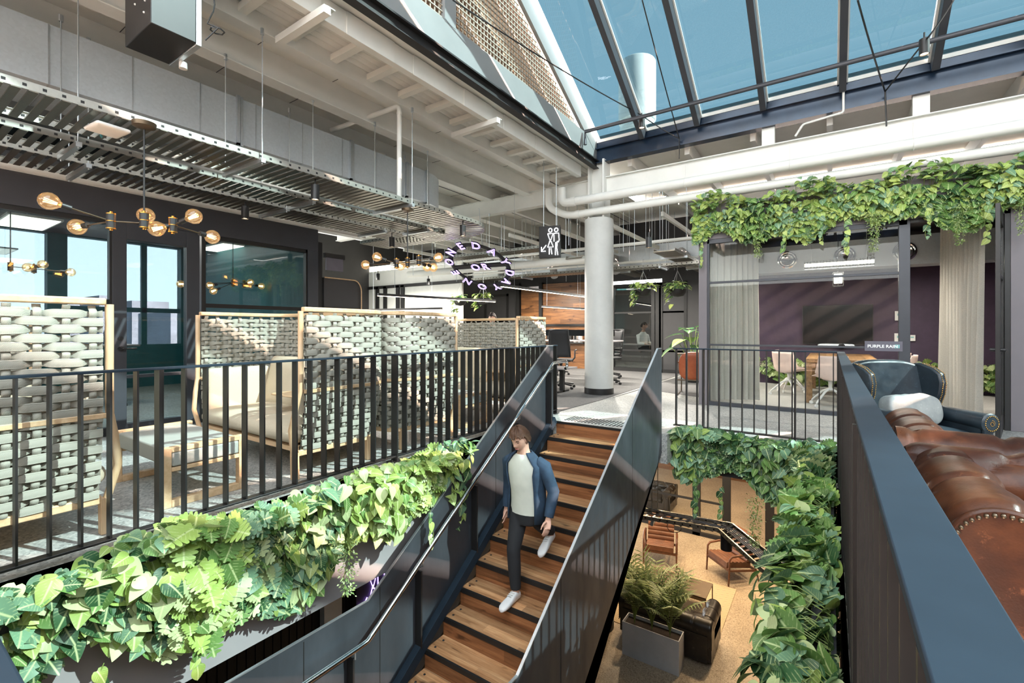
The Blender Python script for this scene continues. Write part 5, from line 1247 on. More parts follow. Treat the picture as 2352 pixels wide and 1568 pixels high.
hubs = [onX(24, 612, -9.6), onX(78, 617, -9.6)]; hubs = [tuple(h) for h in hubs]
chandelier('bulb chandelier inside the left office seen through the glass', (hubs[0][0], hubs[0][1], 3.1), hubs, [(tuple(onX(98, 607, -9.4)), 1), (tuple(onX(64, 614, -9.2)), 1), (tuple(onX(162, 625, -9.6)), 1)], 2.2)
hubs = [tuple(onX(535, 649, -8.8)), tuple(onX(560, 652, -8.8))]
chandelier('bulb chandelier inside the office right of the door', (hubs[0][0], hubs[0][1], 3.1), hubs, [(tuple(onX(482, 655, -8.8)), 0), (tuple(onX(490, 668, -8.8)), 0), (tuple(onX(575, 648, -8.8)), 1), (tuple(onX(600, 657, -8.8)), 1), (tuple(onX(415, 652, -8.8)), 0)], 2.2)
# black cable string and spots across the skylight
def cablepath(a, b, sag, n=14): a, b = Vector(a), Vector(b); return [a+(b-a)*(k/n)-Vector((0, 0, sag*4*(k/n)*(1-k/n))) for k in range(n+1)]
a_ = onX(1040, 0, -3.6); b_ = onY(1470, 262, 8.0); c_ = onY(1560, 318, 8.3)
tag(MB().tube(cablepath(a_, b_, .05)+cablepath(b_, c_, .02)[1:], .009, 6).build('cable', 'black_plastic', smooth=50, org=tuple(b_)), 'thin black cable slung across the mesh gable to the first skylight spotlight', 'cable')
d0 = onY(1475, 0, 6.4); tag(MB().tube(cablepath(d0, c_, .02)+[c_+Vector((0, 0, -.35))], .009, 6).build('cable', 'black_plastic', smooth=50, org=tuple(c_)), 'black cable dropping beside the second skylight rafter', 'cable')
e_ = onY(2033, 210, 8.3); f_ = onY(1970, 0, 6.3); g_ = onY(2190, 0, 6.0)
tag(MB().tube(cablepath(f_, e_, .03)+[onY(2036, 290, 8.3)], .01, 6).tube(cablepath(g_, onY(2128, 90, 7.3), .02)+cablepath(onY(2128, 90, 7.3), e_, .0)[1:], .01, 6).build('cable', 'black_plastic', smooth=50, org=tuple(e_)), 'pair of black cables meeting in a vee on the navy beam', 'cable')
for lab, px, py, Y in (('black spotlight hung on the cable near the gable corner', 1474, 270, 7.9), ('black spotlight hung on the cable at the right of the skylight', 2123, 90, 7.3)):
    can(lab, tuple(onY(px, py, Y)), .05, .18)
q = onY(1937, 195, 8.36); pipe('thin white conduit bent down the navy beam', [(q.x, 8.30, 4.75), (q.x, 8.30, 4.40), (q.x-.5, 8.33, 4.36), (q.x-.6, 8.33, 4.2)], .016)

# ================================================================ SIGNS
ct = onY(1101, 613, 7.7); ns = thing('neon_ring_sign', 'round purple neon sign reading ONE DAY OR DAY ONE', 'neon sign', tuple(ct)); ns.rotation_euler = (math.radians(146), 0, math.radians(8)); ns.scale = (1.06, 1.06, 1.06)
# local: ring in XY plane rotated upright by the tilt
m = MB(); m.tube([(.60*math.cos(2*PI*k/48), .60*math.sin(2*PI*k/48), -.03) for k in range(48)], [(.05, .02)]*48, 6, closed=True); m.bar((-.6, 0, -.03), (.6, 0, -.03), .10, .03); m.build('ring_frame', 'near_black', ns, smooth=40, local=True)
def neon_text(ch, size, mat, parent, loc, rot):
    cu = bpy.data.curves.new('letter', 'FONT'); cu.body = ch; cu.size = size; cu.align_x = 'CENTER'; cu.align_y = 'CENTER'; cu.fill_mode = 'NONE'; cu.bevel_depth = .0052; cu.bevel_resolution = 1; cu.resolution_u = 4
    cu.materials.append(MATS[mat]); o = tomesh('letter', cu, parent, loc, rot)
    k = cu.copy(); k.bevel_depth = .014; k.materials.clear(); k.materials.append(MATS['near_black']); tomesh('letter_backing', k, o, (0, 0, -.016), (0, 0, 0)); return o
for k, ch in enumerate('ONEDAYDAYONE'):
    g = math.radians(160-30*k); neon_text(ch, .24, 'neon_purple', ns, (.62*math.cos(g), .62*math.sin(g), .012), (0, 0, g-PI/2))
for k, ch in enumerate('OR'): neon_text(ch, .24, 'neon_purple', ns, (-.08+.22*k, 0, .012), (0, 0, 0))
for x_ in (-.3, .3): MB().tube([(x_, .5, -.03), (x_, 1.0, -.55)], .006, 6).build('hanger_rod', 'galvanised', ns, local=True)
def restroom(label, c, rz, mat, w=.40, h=.58, frame='near_black'):
    t = thing('restroom_sign', label, 'sign', c, rz)
    MB().box(-w/2, w/2, 0, .07, -h/2, h/2).build('sign_box', frame, t, bevel=.006, local=True); R_ = .0062
    m = MB(); y = -.012
    def pl(pts, closed=False): m.tube([(x*w/.4, y, z*h/.58) for x, z in pts], R_, 6, closed)
    for cx_ in (.02, .13): pl([(cx_+.032*math.cos(2*PI*k/14), .205+.035*math.sin(2*PI*k/14)) for k in range(14)], True)
    pl([(-.03, .145), (.07, .145), (.02, .0), (-.03, .145)]); pl([(.02, .04), (-.03, -.10), (.075, -.10), (.035, -.0)]); pl([(.0, -.12), (.0, -.23)]); pl([(.03, -.12), (.05, -.23)])
    pl([(.09, .0), (.085, .145), (.175, .145), (.185, .02), (.17, -.02)]); pl([(.12, -.02), (.115, -.25)]); pl([(.15, .0), (.14, -.12), (.16, -.25)])
    pl([(-.06, -.06), (-.15, -.17)]); pl([(-.15, -.09), (-.15, -.17), (-.07, -.17)])
    m.build('neon_figures', mat, t, smooth=50, local=True); return t
q = onY(1262, 555, 7.4); r_ = restroom('black hanging restroom sign with white neon figures and arrow beside the column', tuple(q), math.radians(14), 'neon_white')
for x_ in (-.12, .12): MB().tube([(x_, .03, .29), (x_, .03, 1.6)], .006, 6).build('hanger_rod', 'galvanised', r_, local=True)
q = onX(852, 1352, -4.45); restroom('purple neon restroom sign on the dark wall below the plants', tuple(q), PI/2, 'neon_purple', .42, .62)
# meeting room name sign on the glass
a = onY(1986, 783, MY-.03); b = onY(2073, 807, MY-.03)
nm = thing('room_sign', 'grey sign plate reading PURPLE RAIN on the meeting room glass', 'sign', ((a.x+b.x)/2, MY-.035, (a.z+b.z)/2)); hw, hh_ = (b.x-a.x)/2, abs(a.z-b.z)/2
MB().box(-hw, hw, -.004, .003, -hh_, hh_).build('plate', 'sign_grey', nm, local=True)
tx = text('lettering', 'PURPLE RAIN', .056, 'sign_text', nm, (-hw+.03, -.006, -.02), (PI/2, 0, 0), .001, 'LEFT', .0015)
MB().box(hw-.085, hw-.03, -.007, -.004, -.024, .024).build('colour_square', 'sign_teal', nm, local=True)
# ================================================================ MEETING ROOM CONTENTS
a, b = onY(1843, 790, 12.22), onY(2006, 698, 12.22)
tv = thing('television', 'big black wall screen on the purple wall', 'television', ((a.x+b.x)/2, 12.26, (a.z+b.z)/2)); w_, h_ = (b.x-a.x)/2, (b.z-a.z)/2
MB().box(-w_, w_, -.03, .04, -h_, h_).build('bezel', 'black_plastic', tv, bevel=.004, local=True); MB().box(-w_+.012, w_-.012, -.032, -.028, -h_+.012, h_-.012).build('screen', 'screen_black', tv, local=True)
q = onY(1920, 793, 12.25); sb = thing('conference_camera', 'slim silver conference bar with a round lens under the screen', 'camera bar', tuple(q))
MB().cushion((0, 0, 0), .33, .05, .045, 8).build('bar_body', 'galvanised', sb, smooth=50, local=True); MB().lathe([(.06, 0), (.06, .05), (.04, .055), (0, .05)], (.1, -.03, -.01), 20, axis=(0, -1, 0)).build('lens', 'screen_black', sb, smooth=40, local=True)
for lab, px, py in (('white thermostat panel right of the big screen', 2067, 725), ('white wall switch under the thermostat', 2066, 776), ('white wall switch seen through the open doorway', 2095, 776)):
    q = onY(px, py, 12.26); o = thing('wall_switch', lab, 'switch', tuple(q)); s_ = .16 if 'thermo' in lab else .1
    MB().box(-s_/2, s_/2, -.015, .03, -s_*.6, s_*.6).build('plate', 'white_plastic', o, bevel=.003, local=True); MB().box(-s_*.25, s_*.25, -.018, -.014, 0, s_*.3).build('display', 'sign_teal', o, local=True)
# table
t0 = onZ(1858, 925, 0); tb = thing('meeting_table', 'chunky reclaimed timber meeting table', 'table', (0, 0, 0))
X0, Y0 = t0.x-.05, t0.y-.05
tb.location = (X0, Y0, 0)
MB().box(0, 1.0, 0, 2.4, .69, .75).build('tabletop', 'table_wood', tb, bevel=.005, local=True); MB().box(.05, .95, .05, 2.35, .60, .69).build('apron', 'table_wood', tb, local=True)
for x in (.0, .9):
    for y in (.0, 2.3): MB().box(x, x+.1, y, y+.1, 0, .69).build('leg', 'table_wood', tb, bevel=.004, local=True)
lp = thing('laptop', 'thin dark laptop closed on the timber table', 'laptop', (X0+.35, Y0+.5, .75)); MB().box(-.17, .17, -.12, .12, 0, .015).build('base', 'black_plastic', lp, bevel=.004, local=True); MB().box(-.17, .17, -.12, .12, .015, .022).build('lid', 'black_plastic', lp, bevel=.003, local=True)
# shell chairs
def shell_chair(label, shellmat):
    t = thing('shell_chair', label, 'chair', group='pale shell chairs round the meeting table')
    m = MB()
    def sh(u, v):
        x = (u-.5)*2; s = v
        if s < .5: k = s/.5; y = -.23+.42*k; z = .45+.03*(1-k)**2-.0*k+.10*abs(x)**3*k; w = .22
        else: k = (s-.5)/.5; y = .19+.09*math.sin(k*1.2)-.10*abs(x)**2.5*(1-.4*k); z = .45+.02*k+.36*k**1.1+.10*abs(x)**3*(1-k); w = .22-.03*k
        return Vector((x*w, y, z))
    m.grid(sh, 15, 21); o = m.build('shell', shellmat, t, smooth=70, local=True); q = o.modifiers.new('thick', 'SOLIDIFY'); q.thickness = .012
    MB().lathe([(.11, .43), (.03, .41), (.024, .30), (.03, .27)], (0, 0, 0), 16).build('column', 'white_plastic', t, smooth=40, local=True)
    for k in range(4):
        g = PI/4+PI/2*k; c, s = math.cos(g), math.sin(g)
        MB().tube([(0, 0, .30), (c*.12, s*.12, .25), (c*.30, s*.30, .09), (c*.31, s*.31, .07)], [.02, .018, .014, .013], 8).build('leg', 'white_plastic', t, smooth=50, local=True)
        w = MB(); w.lathe([(.0, -.014), (.03, -.012), (.032, 0), (.03, .012), (0, .014)], (c*.32, s*.32, .032), 16, axis=(-s, c, 0)); w.build('caster', 'white_plastic', t, smooth=50, local=True)
    return t
sc1 = shell_chair('pink shell chair on white castors at the left of the timber table', 'pink_shell')
q = onZ(1812, 908, 0); sc1.location = (q.x, q.y, 0); sc1.rotation_euler = (0, 0, math.radians(155))
q = onZ(1905, 925, 0); o = dup(sc1, (X0+.35, Y0-.25, 0), math.radians(190), 'pale shell chair at the near end of the timber table')
o.children[0].data = o.children[0].data.copy(); o.children[0].data.materials[0] = MATS['white_plastic']
for k, (x, y, r, lab) in enumerate(((X0+1.25, Y0+.7, -100, 'shell chair on the right side of the timber table, nearest the door'), (X0+1.25, Y0+1.5, -85, 'shell chair on the right side of the timber table, second from the door'), (X0-.3, Y0+1.6, 95, 'shell chair on the far left of the timber table'))):
    dup(sc1, (x, y, 0), math.radians(r), lab)
# curtains
def curtain(label, pts, z0, z1, amp=.035, n=26):
    t = thing('curtain', label, 'curtain', (pts[0][0], pts[0][1], z0)); a, b = Vector((*pts[0], 0)), Vector((*pts[1], 0)); nn = Vector((-(b-a).y, (b-a).x, 0)).normalized(); m = MB(); K = n*6
    def fn(u, v):
        p = a+(b-a)*u; fl_ = .55+.75*(1-v); q = amp*fl_*math.sin(2*PI*u*n+.6*math.sin(u*9))+.02*math.sin(u*5+v*2)
        p = p+nn*q; return Vector((p.x, p.y, z0+(z1-z0)*v))
    m.grid(fn, K, 10); o = m.build('fabric', 'curtain', t, smooth=80); MB().tube([(*pts[0], z1), (*pts[1], z1)], .012, 8).build('curtain_track', 'black_steel', t, smooth=40); return t
c0, c1 = onY(1650, 600, 8.75).x, onY(1722, 600, 8.75).x
curtain('pale curtain gathered at the left end of the meeting room glass', ((c0-.15, 8.55), (c1+.1, 9.1)), .03, 2.9, .04, 9)
ca, cb = onY(2165, 700, 9.6), onY(2262, 700, 8.45)
curtain('tall sandy curtain drawn along the open meeting room doorway', ((ca.x, 9.9), (cb.x, 8.5)), .03, 3.05, .045, 11)
# duct with round diffusers, standing in for a glass reflection, + caged light inside the meeting room
dm = thing('air_duct', 'duct with round diffusers built to imitate a reflection in the meeting room glass', 'air duct', (0, 11.2, 2.55)); MB().box(ML+.3, 2.7, 11.0, 11.5, 2.42, 2.95).build('duct_body', 'duct_metal', dm)
for px in (1693, 1808, 1940, 2078):
    q = onY(px, 590, 10.98); m = MB(); m.lathe([(.17, 0), (.175, .015), (.15, .03), (.13, .012), (.11, .025), (.085, .01)], (q.x, 11.0, 2.66), 28, axis=(0, -1, 0)); o = m.build('diffuser_ring', 'chrome', dm, smooth=40)
    MB().lathe([(.1, .004), (0, .004)], (q.x, 11.0, 2.66), 20, axis=(0, -1, 0)).build('opening', 'near_black', o)
a, b = onY(1848, 621, 9.6), onY(2008, 600, 9.6); a, b = Vector((a.x, 9.6, 2.36)), Vector((b.x, 9.6, 2.36))
cl = thing('caged_light', 'linear tube light in a wire cage hanging in the meeting room', 'ceiling light', tuple((a+b)/2)); MB().tube([a, b], .028, 12).build('tube', 'white_tube', cl, smooth=40)
m = MB()
for k in range(22): x = a.x+(b.x-a.x)*k/21; m.tube([(x, 9.6+.07*math.cos(2*PI*j/10), 2.36+.07*math.sin(2*PI*j/10)) for j in range(10)], .003, 4, closed=True)
for j in range(8): m.tube([(a.x, 9.6+.07*math.cos(PI/4*j), 2.36+.07*math.sin(PI/4*j)), (b.x, 9.6+.07*math.cos(PI/4*j), 2.36+.07*math.sin(PI/4*j))], .003, 4)
m.build('wire_cage', 'black_steel', cl)
m = MB(); m.tube([a+Vector((.1, 0, .05)), a+Vector((.1, 0, .75))], .004, 5).tube([b+Vector((-.1, 0, .05)), b+Vector((-.1, 0, .75))], .004, 5); m.build('suspension_wire', 'galvanised', cl)
q = onY(1925, 637, 9.9); lt = thing('lantern', 'small caged lantern under the tube light', 'lamp', tuple(q)); MB().box(-.06, .06, -.06, .06, -.10, .06).build('lamp_body', 'white_tube', lt, bevel=.01, local=True)
m = MB()
for x in (-.075, 0, .075):
    for y in (-.075, .075): m.bar((x, y, -.15), (x, y, .08), .008, .008)
for z in (-.15, -.07, 0, .08): m.bar((-.08, -.075, z), (.08, -.075, z), .008, .008).bar((-.08, .075, z), (.08, .075, z), .008, .008).bar((-.075, -.08, z), (-.075, .08, z), .008, .008).bar((.075, -.08, z), (.075, .08, z), .008, .008)
m.tube([(0, 0, .08), (0, 0, 3.11-q.z)], .005, 5); m.build('cage', 'black_steel', lt, local=True)

# ================================================================ BACK OFFICE CONTENTS
def linear(label, a, b, ztop=4.45, up=False, width=.06, h=.05, bright=True):
    a, b = Vector(a), Vector(b); t = thing('linear_light', label, 'pendant light', tuple((a+b)/2), group='black linear pendant lights')
    MB().bar(a, b, width, h).build('housing', 'near_black', t); MB().bar(a-Vector((0, 0, h/2+.003)), b-Vector((0, 0, h/2+.003)), width*.7, .006).build('led_strip', 'led_warm', t)
    m = MB()
    for u in (.12, .88): p = a+(b-a)*u; m.tube([p, (p.x, p.y, ztop+.02)], .003, 5)
    m.build('suspension_wire', 'galvanised', t); return t
linear('long black linear light under the neon ring', onZ(868, 676, 1.95), onZ(1137, 691, 1.95))
linear('linear light running from the neon ring to the column', onZ(1152, 655, 2.12), onZ(1345, 680, 2.12))
linear('dim linear light before the white wall', onZ(838, 712, 1.75), onZ(1015, 708, 1.75), bright=False)
linear('linear light in front of the timber wall', onY(1245, 703, 12.6), onY(1345, 709, 12.4))
linear('linear light behind the dark glass right of the column', onY(1450, 693, 15), onY(1545, 707, 15), 2.9)
# curved-top dark booth
bx = thing('phone_booth', 'dark panelled booth with a rounded top beyond the glazed offices', 'booth', (-7.5, 5.0, 0))
y0, y1 = LY(742)+.02, onX(829, 690, -7.0).y; poly = [(-7.0, y0, 0), (-7.0, y1, 0), (-7.0, y1, 1.92)]+[(-7.0, y1-.16+.16*math.cos(k/8*PI/2), 1.92+.20*math.sin(k/8*PI/2)) for k in range(1, 9)]+[(-7.0, y0, 2.12)]
MB().prism(poly, (-1.2, 0, 0)).build('shell', 'charcoal_wall', bx, bevel=.004)
e = MB().tube([(-6.985, y, z) for _, y, z in poly[1:12]], .010, 6); e.build('edge_band', 'oak', bx, smooth=50)
MB().box(-7.01, -6.99, y0, y1-.02, 1.62, 1.63).build('panel_joint', 'near_black', bx)
struct('wall_left_end', MB().box(-8.25, -7.02, 4.51, LY(742), 0, 2.7), 'near_black', label='black wall end beyond the glazed offices')
xs = thing('exit_sign', 'small hanging sign on a black bracket beyond the glazed offices', 'sign', tuple(onX(768, 608, -6.6))); MB().box(-.02, .02, -.15, .15, -.1, .1).build('sign_face', 'sign_grey', xs, local=True); MB().box(-.03, .03, -.18, .18, .1, .17).build('bracket', 'near_black', xs, local=True)
def desk(label, p, L, D, h, rz=0):
    t = thing('desk', label, 'desk', p, rz); MB().box(-L/2, L/2, -D/2, D/2, h-.03, h).build('desktop', 'grey_paint', t, bevel=.004, local=True)
    for sx in (-1, 1):
        MB().box(sx*(L/2-.2)-.04, sx*(L/2-.2)+.04, -.04, .04, 0, h-.03).box(sx*(L/2-.2)-.04, sx*(L/2-.2)+.04, -D/2+.05, D/2-.05, 0, .04).build('leg', 'near_black', t, local=True)
    return t
dq = onZ(1300, 783, .98)
dq = Vector((-5.4, 10.6, 0)); desk('long pale standing desk left of the column', tuple(dq), 2.4, .8, .98)
desk('low pale bench table in front of the standing desk', (-4.75, 8.2, 0), 1.1, .55, .50)
desk('desk behind the dark glass right of the column', (-5.2, 14.6, 0), 2.2, .8, .78)
desk('standing desk behind the glazed office door', (-9.8, 2.1, 0), 1.6, .7, 1.0, PI/2)
def office_chair(label, p, rz, s=1.0):
    t = thing('office_chair', label, 'office chair', p, rz, 'black mesh office chairs')
    MB().cushion((0, 0, .60), .24, .24, .035, 5).build('seat', 'mesh_fabric', t, smooth=50, local=True)
    m = MB(); m.grid(lambda u, v: Vector(((u-.5)*.44*(1-.12*v), .22+.09*v-.06*math.sin(v*PI)+.04*(2*u-1)**2*-1, .68+.55*v)), 9, 9); o = m.build('backrest', 'mesh_fabric', t, smooth=60, local=True); o.modifiers.new('thick', 'SOLIDIFY').thickness = .02
    e = [(-.23, .2, .68), (-.21, .26, .98), (-.19, .31, 1.24), (.19, .31, 1.24), (.21, .26, .98), (.23, .2, .68)]; MB().tube(e, .016, 8, closed=True).build('back_frame', 'black_plastic', t, smooth=50, local=True)
    for sx in (-1, 1): MB().tube([(sx*.24, .1, .58), (sx*.3, .08, .66), (sx*.3, .05, .80), (sx*.3, -.18, .81)], .017, 8).build('armrest', 'black_plastic', t, smooth=50, local=True)
    MB().lathe([(.05, .57), (.03, .5), (.028, .2), (.05, .12)], (0, 0, 0), 14).build('gas_column', 'black_plastic', t, smooth=40, local=True)
    for k in range(5):
        g = 2*PI*k/5; c, s_ = math.cos(g), math.sin(g); MB().tube([(0, 0, .13), (c*.3, s_*.3, .085)], [.03, .018], 8).build('leg', 'black_plastic', t, smooth=50, local=True)
        MB().lathe([(0, -.022), (.03, -.018), (.033, 0), (.03, .018), (0, .022)], (c*.31, s_*.31, .034), 14, axis=(-s_, c, 0)).build('caster', 'black_plastic', t, smooth=50, local=True)
    return t
q = onZ(1288, 893, 0); oc = office_chair('black mesh office chair at the near side of the standing desk', (q.x-.05, q.y+.1, 0), math.radians(-160))
q = onZ(1395, 882, 0); dup(oc, (q.x, q.y, 0), math.radians(70), 'black mesh office chair half hidden behind the column')
dup(oc, (-6.2, 11.3, 0), math.radians(10), 'black mesh office chair on the far side of the standing desk')
dup(oc, (-4.7, 11.35, 0), math.radians(-20), 'second black mesh office chair on the far side of the standing desk')
dup(oc, (-4.5, 15.3, 0), 0, 'black office chair behind the dark glass')
bo = thing('bottle', 'clear pump bottle on the standing desk', 'bottle', (-4.85, 10.55, .98)); MB().lathe([(.035, 0), (.04, .01), (.04, .13), (.015, .16), (.015, .18)], (0, 0, 0), 16).build('bottle_body', 'frosted', bo, smooth=40, local=True); MB().tube([(0, 0, .18), (0, 0, .21), (.03, 0, .21)], .008, 6).build('pump', 'white_plastic', bo, local=True)
for k in range(3):
    m = thing('monitor', ('monitor at the left of the standing desk', 'monitor in the middle of the standing desk', 'monitor at the right of the standing desk')[k], 'monitor', (-6.2+.8*k, 10.75, .98)); MB().box(-.27, .27, -.01, .02, .10, .26).build('screen', 'screen_black', m, bevel=.004, local=True); MB().box(-.03, .03, 0, .03, 0, .15).box(-.1, .1, -.06, .08, 0, .012).build('stand', 'black_plastic', m, local=True)
sx0, sx1 = onY(1250, 760, 13.2).x, onY(1343, 760, 13.2).x
for k in range(14):
    x = sx0+.9+.16*k
    if x > sx1-.1: break
    h = (.22, .2, .24, .18)[k % 4]; tag(MB().box(x, x+(.12 if k > 5 else .07), 13.22, 13.38, .845, .845+h).build('binder', ('near_black', 'white_plastic', 'white_plastic', 'grey_paint')[k % 4], org=(x, 13.3, .845)), ('dark', 'white', 'pale', 'grey')[k % 4]+' binder on the timber wall shelf, '+['first', 'second', 'third', 'fourth', 'fifth', 'sixth', 'seventh', 'eighth', 'ninth', 'tenth', 'eleventh', 'twelfth', 'thirteenth', 'fourteenth'][k]+' from the left', 'binder', 'binders on the timber wall shelf')
# orange leather tub chair
oa = thing('lounge_armchair', 'orange brown leather armchair with thin metal frame beside the meeting room', 'armchair'); q = onZ(1590, 912, 0)
MB().cushion((0, -.05, .40), .34, .34, .08, 6).build('seat_cushion', 'orange_leather', oa, smooth=50, local=True)
m = MB(); m.cushion((0, .30, .56), .36, .07, .27, 6, M=Matrix.Rotation(math.radians(-10), 3, 'X')); m.build('back_cushion', 'orange_leather', oa, smooth=50, local=True)
for sx in (-1, 1): m = MB(); m.tube([(sx*.39, -.36, .0), (sx*.39, -.36, .58), (sx*.39, .30, .62), (sx*.39, .36, .80)], .012, 8).tube([(sx*.39, -.36, .01), (sx*.39, .34, .01), (sx*.39, .36, .8)], .012, 8); m.build('side_frame', 'bronze', oa, smooth=50, local=True); MB().bar((sx*.39, -.36, .60), (sx*.39, .2, .625), .05, .02).build('arm_pad', 'walnut', oa, bevel=.004, local=True)
MB().tube([(-.39, .36, .79), (.39, .36, .79)], .012, 8).tube([(-.39, .34, .30), (.39, .34, .30)], .012, 8).tube([(-.39, -.36, .30), (.39, -.36, .30)], .012, 8).build('cross_bar', 'bronze', oa, smooth=50, local=True)
oa.location = (q.x+.05, q.y+.45, 0); oa.rotation_euler = (0, 0, math.radians(180+8))

# ================================================================ LOWER LEVEL CONTENTS
def lowwin(n_, pxs, lab, door=False):
    Y = 13.7; xs = [onY(p, 1200, Y).x for p in pxs]; b = MB()
    for x in xs: b.box(x-.10, x+.10, Y-.05, Y+.05, LZ, -1.6)
    b.box(xs[0], xs[-1], Y-.05, Y+.05, -1.75, -1.6).box(xs[0], xs[-1], Y-.05, Y+.05, LZ, LZ+.09).box(xs[0], xs[-1], Y-.03, Y+.03, LZ+.95, LZ+1.0)
    w = struct('window_%d' % n_, b, 'near_black', label=lab); MB().box(xs[0], xs[-1], Y-.005, Y+.005, LZ+.09, -1.75).build('pane', 'glass_clear', w); return w
lowwin(30, (1440, 1600, 1669), 'dark framed glass wall at the back of the lower level'); d3 = lowwin(31, (1768, 1905), 'dark framed glass door at the back of the lower level')
struct('wall_lower_bulkhead', MB().box(-9, 2.2, 13.65, 13.8, -1.6, -.36), 'near_black', label='dark bulkhead over the lower glass wall')
def tan_chair(label):
    t = thing('lounge_chair', label, 'armchair', group='tan channelled leather lounge chairs')
    def chan(n, L, W, T, amp=.018):
        m = MB(); K = n*8
        def top(u, v): return Vector(((v-.5)*W, L*u, T+amp*(abs(math.sin(PI*u*n))**.5)-amp))
        m.grid(top, K+1, 7); m.grid(lambda u, v: Vector(((.5-v)*W, L*u, 0)), 2, 2)
        for s in (0, 1): m.grid(lambda u, v, s=s: (lambda p: Vector((p.x, p.y, p.z*(v if s else 1-v))))(top(u, s)), K+1, 2)
        for s in (0, 1): m.grid(lambda u, v, s=s: (lambda p: Vector((p.x, p.y, p.z*(1-v if s else v))))(top(s, u)), 7, 2)
        return m
    def tilt(m, M, off): m.v = [tuple(M@Vector(p)+Vector(off)) for p in m.v]; return m
    tilt(chan(6, .56, .56, .12), Matrix.Rotation(math.radians(-7), 3, 'X'), (0, -.30, .34)).build('seat_cushion', 'tan_leather', t, smooth=50, local=True)
    tilt(chan(6, .56, .56, .10), Matrix.Rotation(math.radians(72), 3, 'X'), (0, .26, .36)).build('back_cushion', 'tan_leather', t, smooth=50, local=True)
    for sx in (-1, 1):
        x = .34*sx
        MB().tube([(x, -.30, 0), (x, -.28, .34), (x, -.27, .52), (x, -.22, .575), (x*1.02, .0, .585), (x, .26, .56), (x*.98, .36, .52)], [.016, .02, .02, .022, .024, .022, .018], 10).build('arm', 'walnut', t, smooth=50, local=True)
        MB().tube([(x, .42, 0), (x, .33, .30), (x*.98, .27, .56)], [.015, .02, .018], 10).build('rear_leg', 'walnut', t, smooth=50, local=True)
        MB().bar((x, -.28, .30), (x, .34, .24), .022, .04).build('side_rail', 'walnut', t, bevel=.003, local=True)
    MB().bar((-.34, -.28, .31), (.34, -.28, .31), .03, .05).bar((-.34, .33, .25), (.34, .33, .25), .03, .05).build('cross_rail', 'walnut', t, bevel=.003, local=True)
    return t
tc = tan_chair('tan leather lounge chair on the lower level, upright one nearer the stair side'); q = onZ(1517, 1287, LZ); tc.location = (q.x, q.y, LZ); tc.rotation_euler = (0, 0, math.radians(14)); tc.scale = (1.12, 1.12, 1.12)
q = onZ(1676, 1322, LZ); o = dup(tc, (q.x, q.y, LZ), math.radians(-42), 'tan leather lounge chair on the lower level, turned toward the coffee table')
zt = LZ+.42; TC = [onZ(x, y, zt) for x, y in ((1499, 1299), (1638, 1341), (1621, 1374), (1478, 1331))]
x0, x1 = (TC[0].x+TC[3].x)/2, (TC[1].x+TC[2].x)/2; ya, yb = (TC[2].y+TC[3].y)/2, (TC[0].y+TC[1].y)/2
ct_ = thing('coffee_table', 'long bronze metal coffee table on the lower level rug', 'coffee table', (x0, ya, LZ)); MB().box(x0, x1, ya, yb, zt-.02, zt).box(x0, x1, ya, ya+.012, zt-.08, zt).box(x0, x1, yb-.012, yb, zt-.08, zt).build('table_top', 'brown_metal', ct_, bevel=.003)
for x in (x0+.01, x1-.01): m = MB(); m.bar((x, ya+.01, zt-.02), (x, ya+.01, LZ+.01), .02, .02, (0, 1, 0)).bar((x, yb-.01, zt-.02), (x, yb-.01, LZ+.01), .02, .02, (0, 1, 0)).bar((x, ya, LZ+.015), (x, yb, LZ+.015), .02, .02); m.build('leg_frame', 'brown_metal', ct_)
rx1 = onZ(1697, 1340, LZ).x
tag(MB().box(rx1-3.0, rx1, 8.7, yb+.85, LZ+.001, LZ+.012).build('rug', 'rug_herringbone', org=(rx1-1.5, 9.6, LZ)), 'beige herringbone rug under the lower level seating', 'rug')
s3 = chesterfield('black buttoned leather sofa behind the concrete planter', 1.7, .92, 'black_leather'); s3.location = (-2.47, 9.25, LZ); s3.rotation_euler = (0, 0, PI)
s4 = copy_tree(s3); s4.location = (-4.9, 14.6, LZ); s4.rotation_euler = (0, 0, 0); s4['label'] = 'black buttoned leather sofa behind the lower glass wall'
pb = thing('planter_box', 'long pale concrete planter box with palms on the lower level', 'planter', (-2.56, 8.08, LZ)); m = MB(); m.box(-.49, .49, -.16, .16, 0, .58)
m = MB(); m.box(-.49, .49, -.16, -.145, 0, .58).box(-.49, .49, .145, .16, 0, .58).box(-.49, -.475, -.145, .145, 0, .58).box(.475, .49, -.145, .145, 0, .58).box(-.475, .475, -.145, .145, 0, .02); m.build('box', 'planter_concrete', pb, bevel=.002, local=True)
MB().box(-.475, .475, -.145, .145, .45, .52).build('soil', 'soil', pb, local=True)
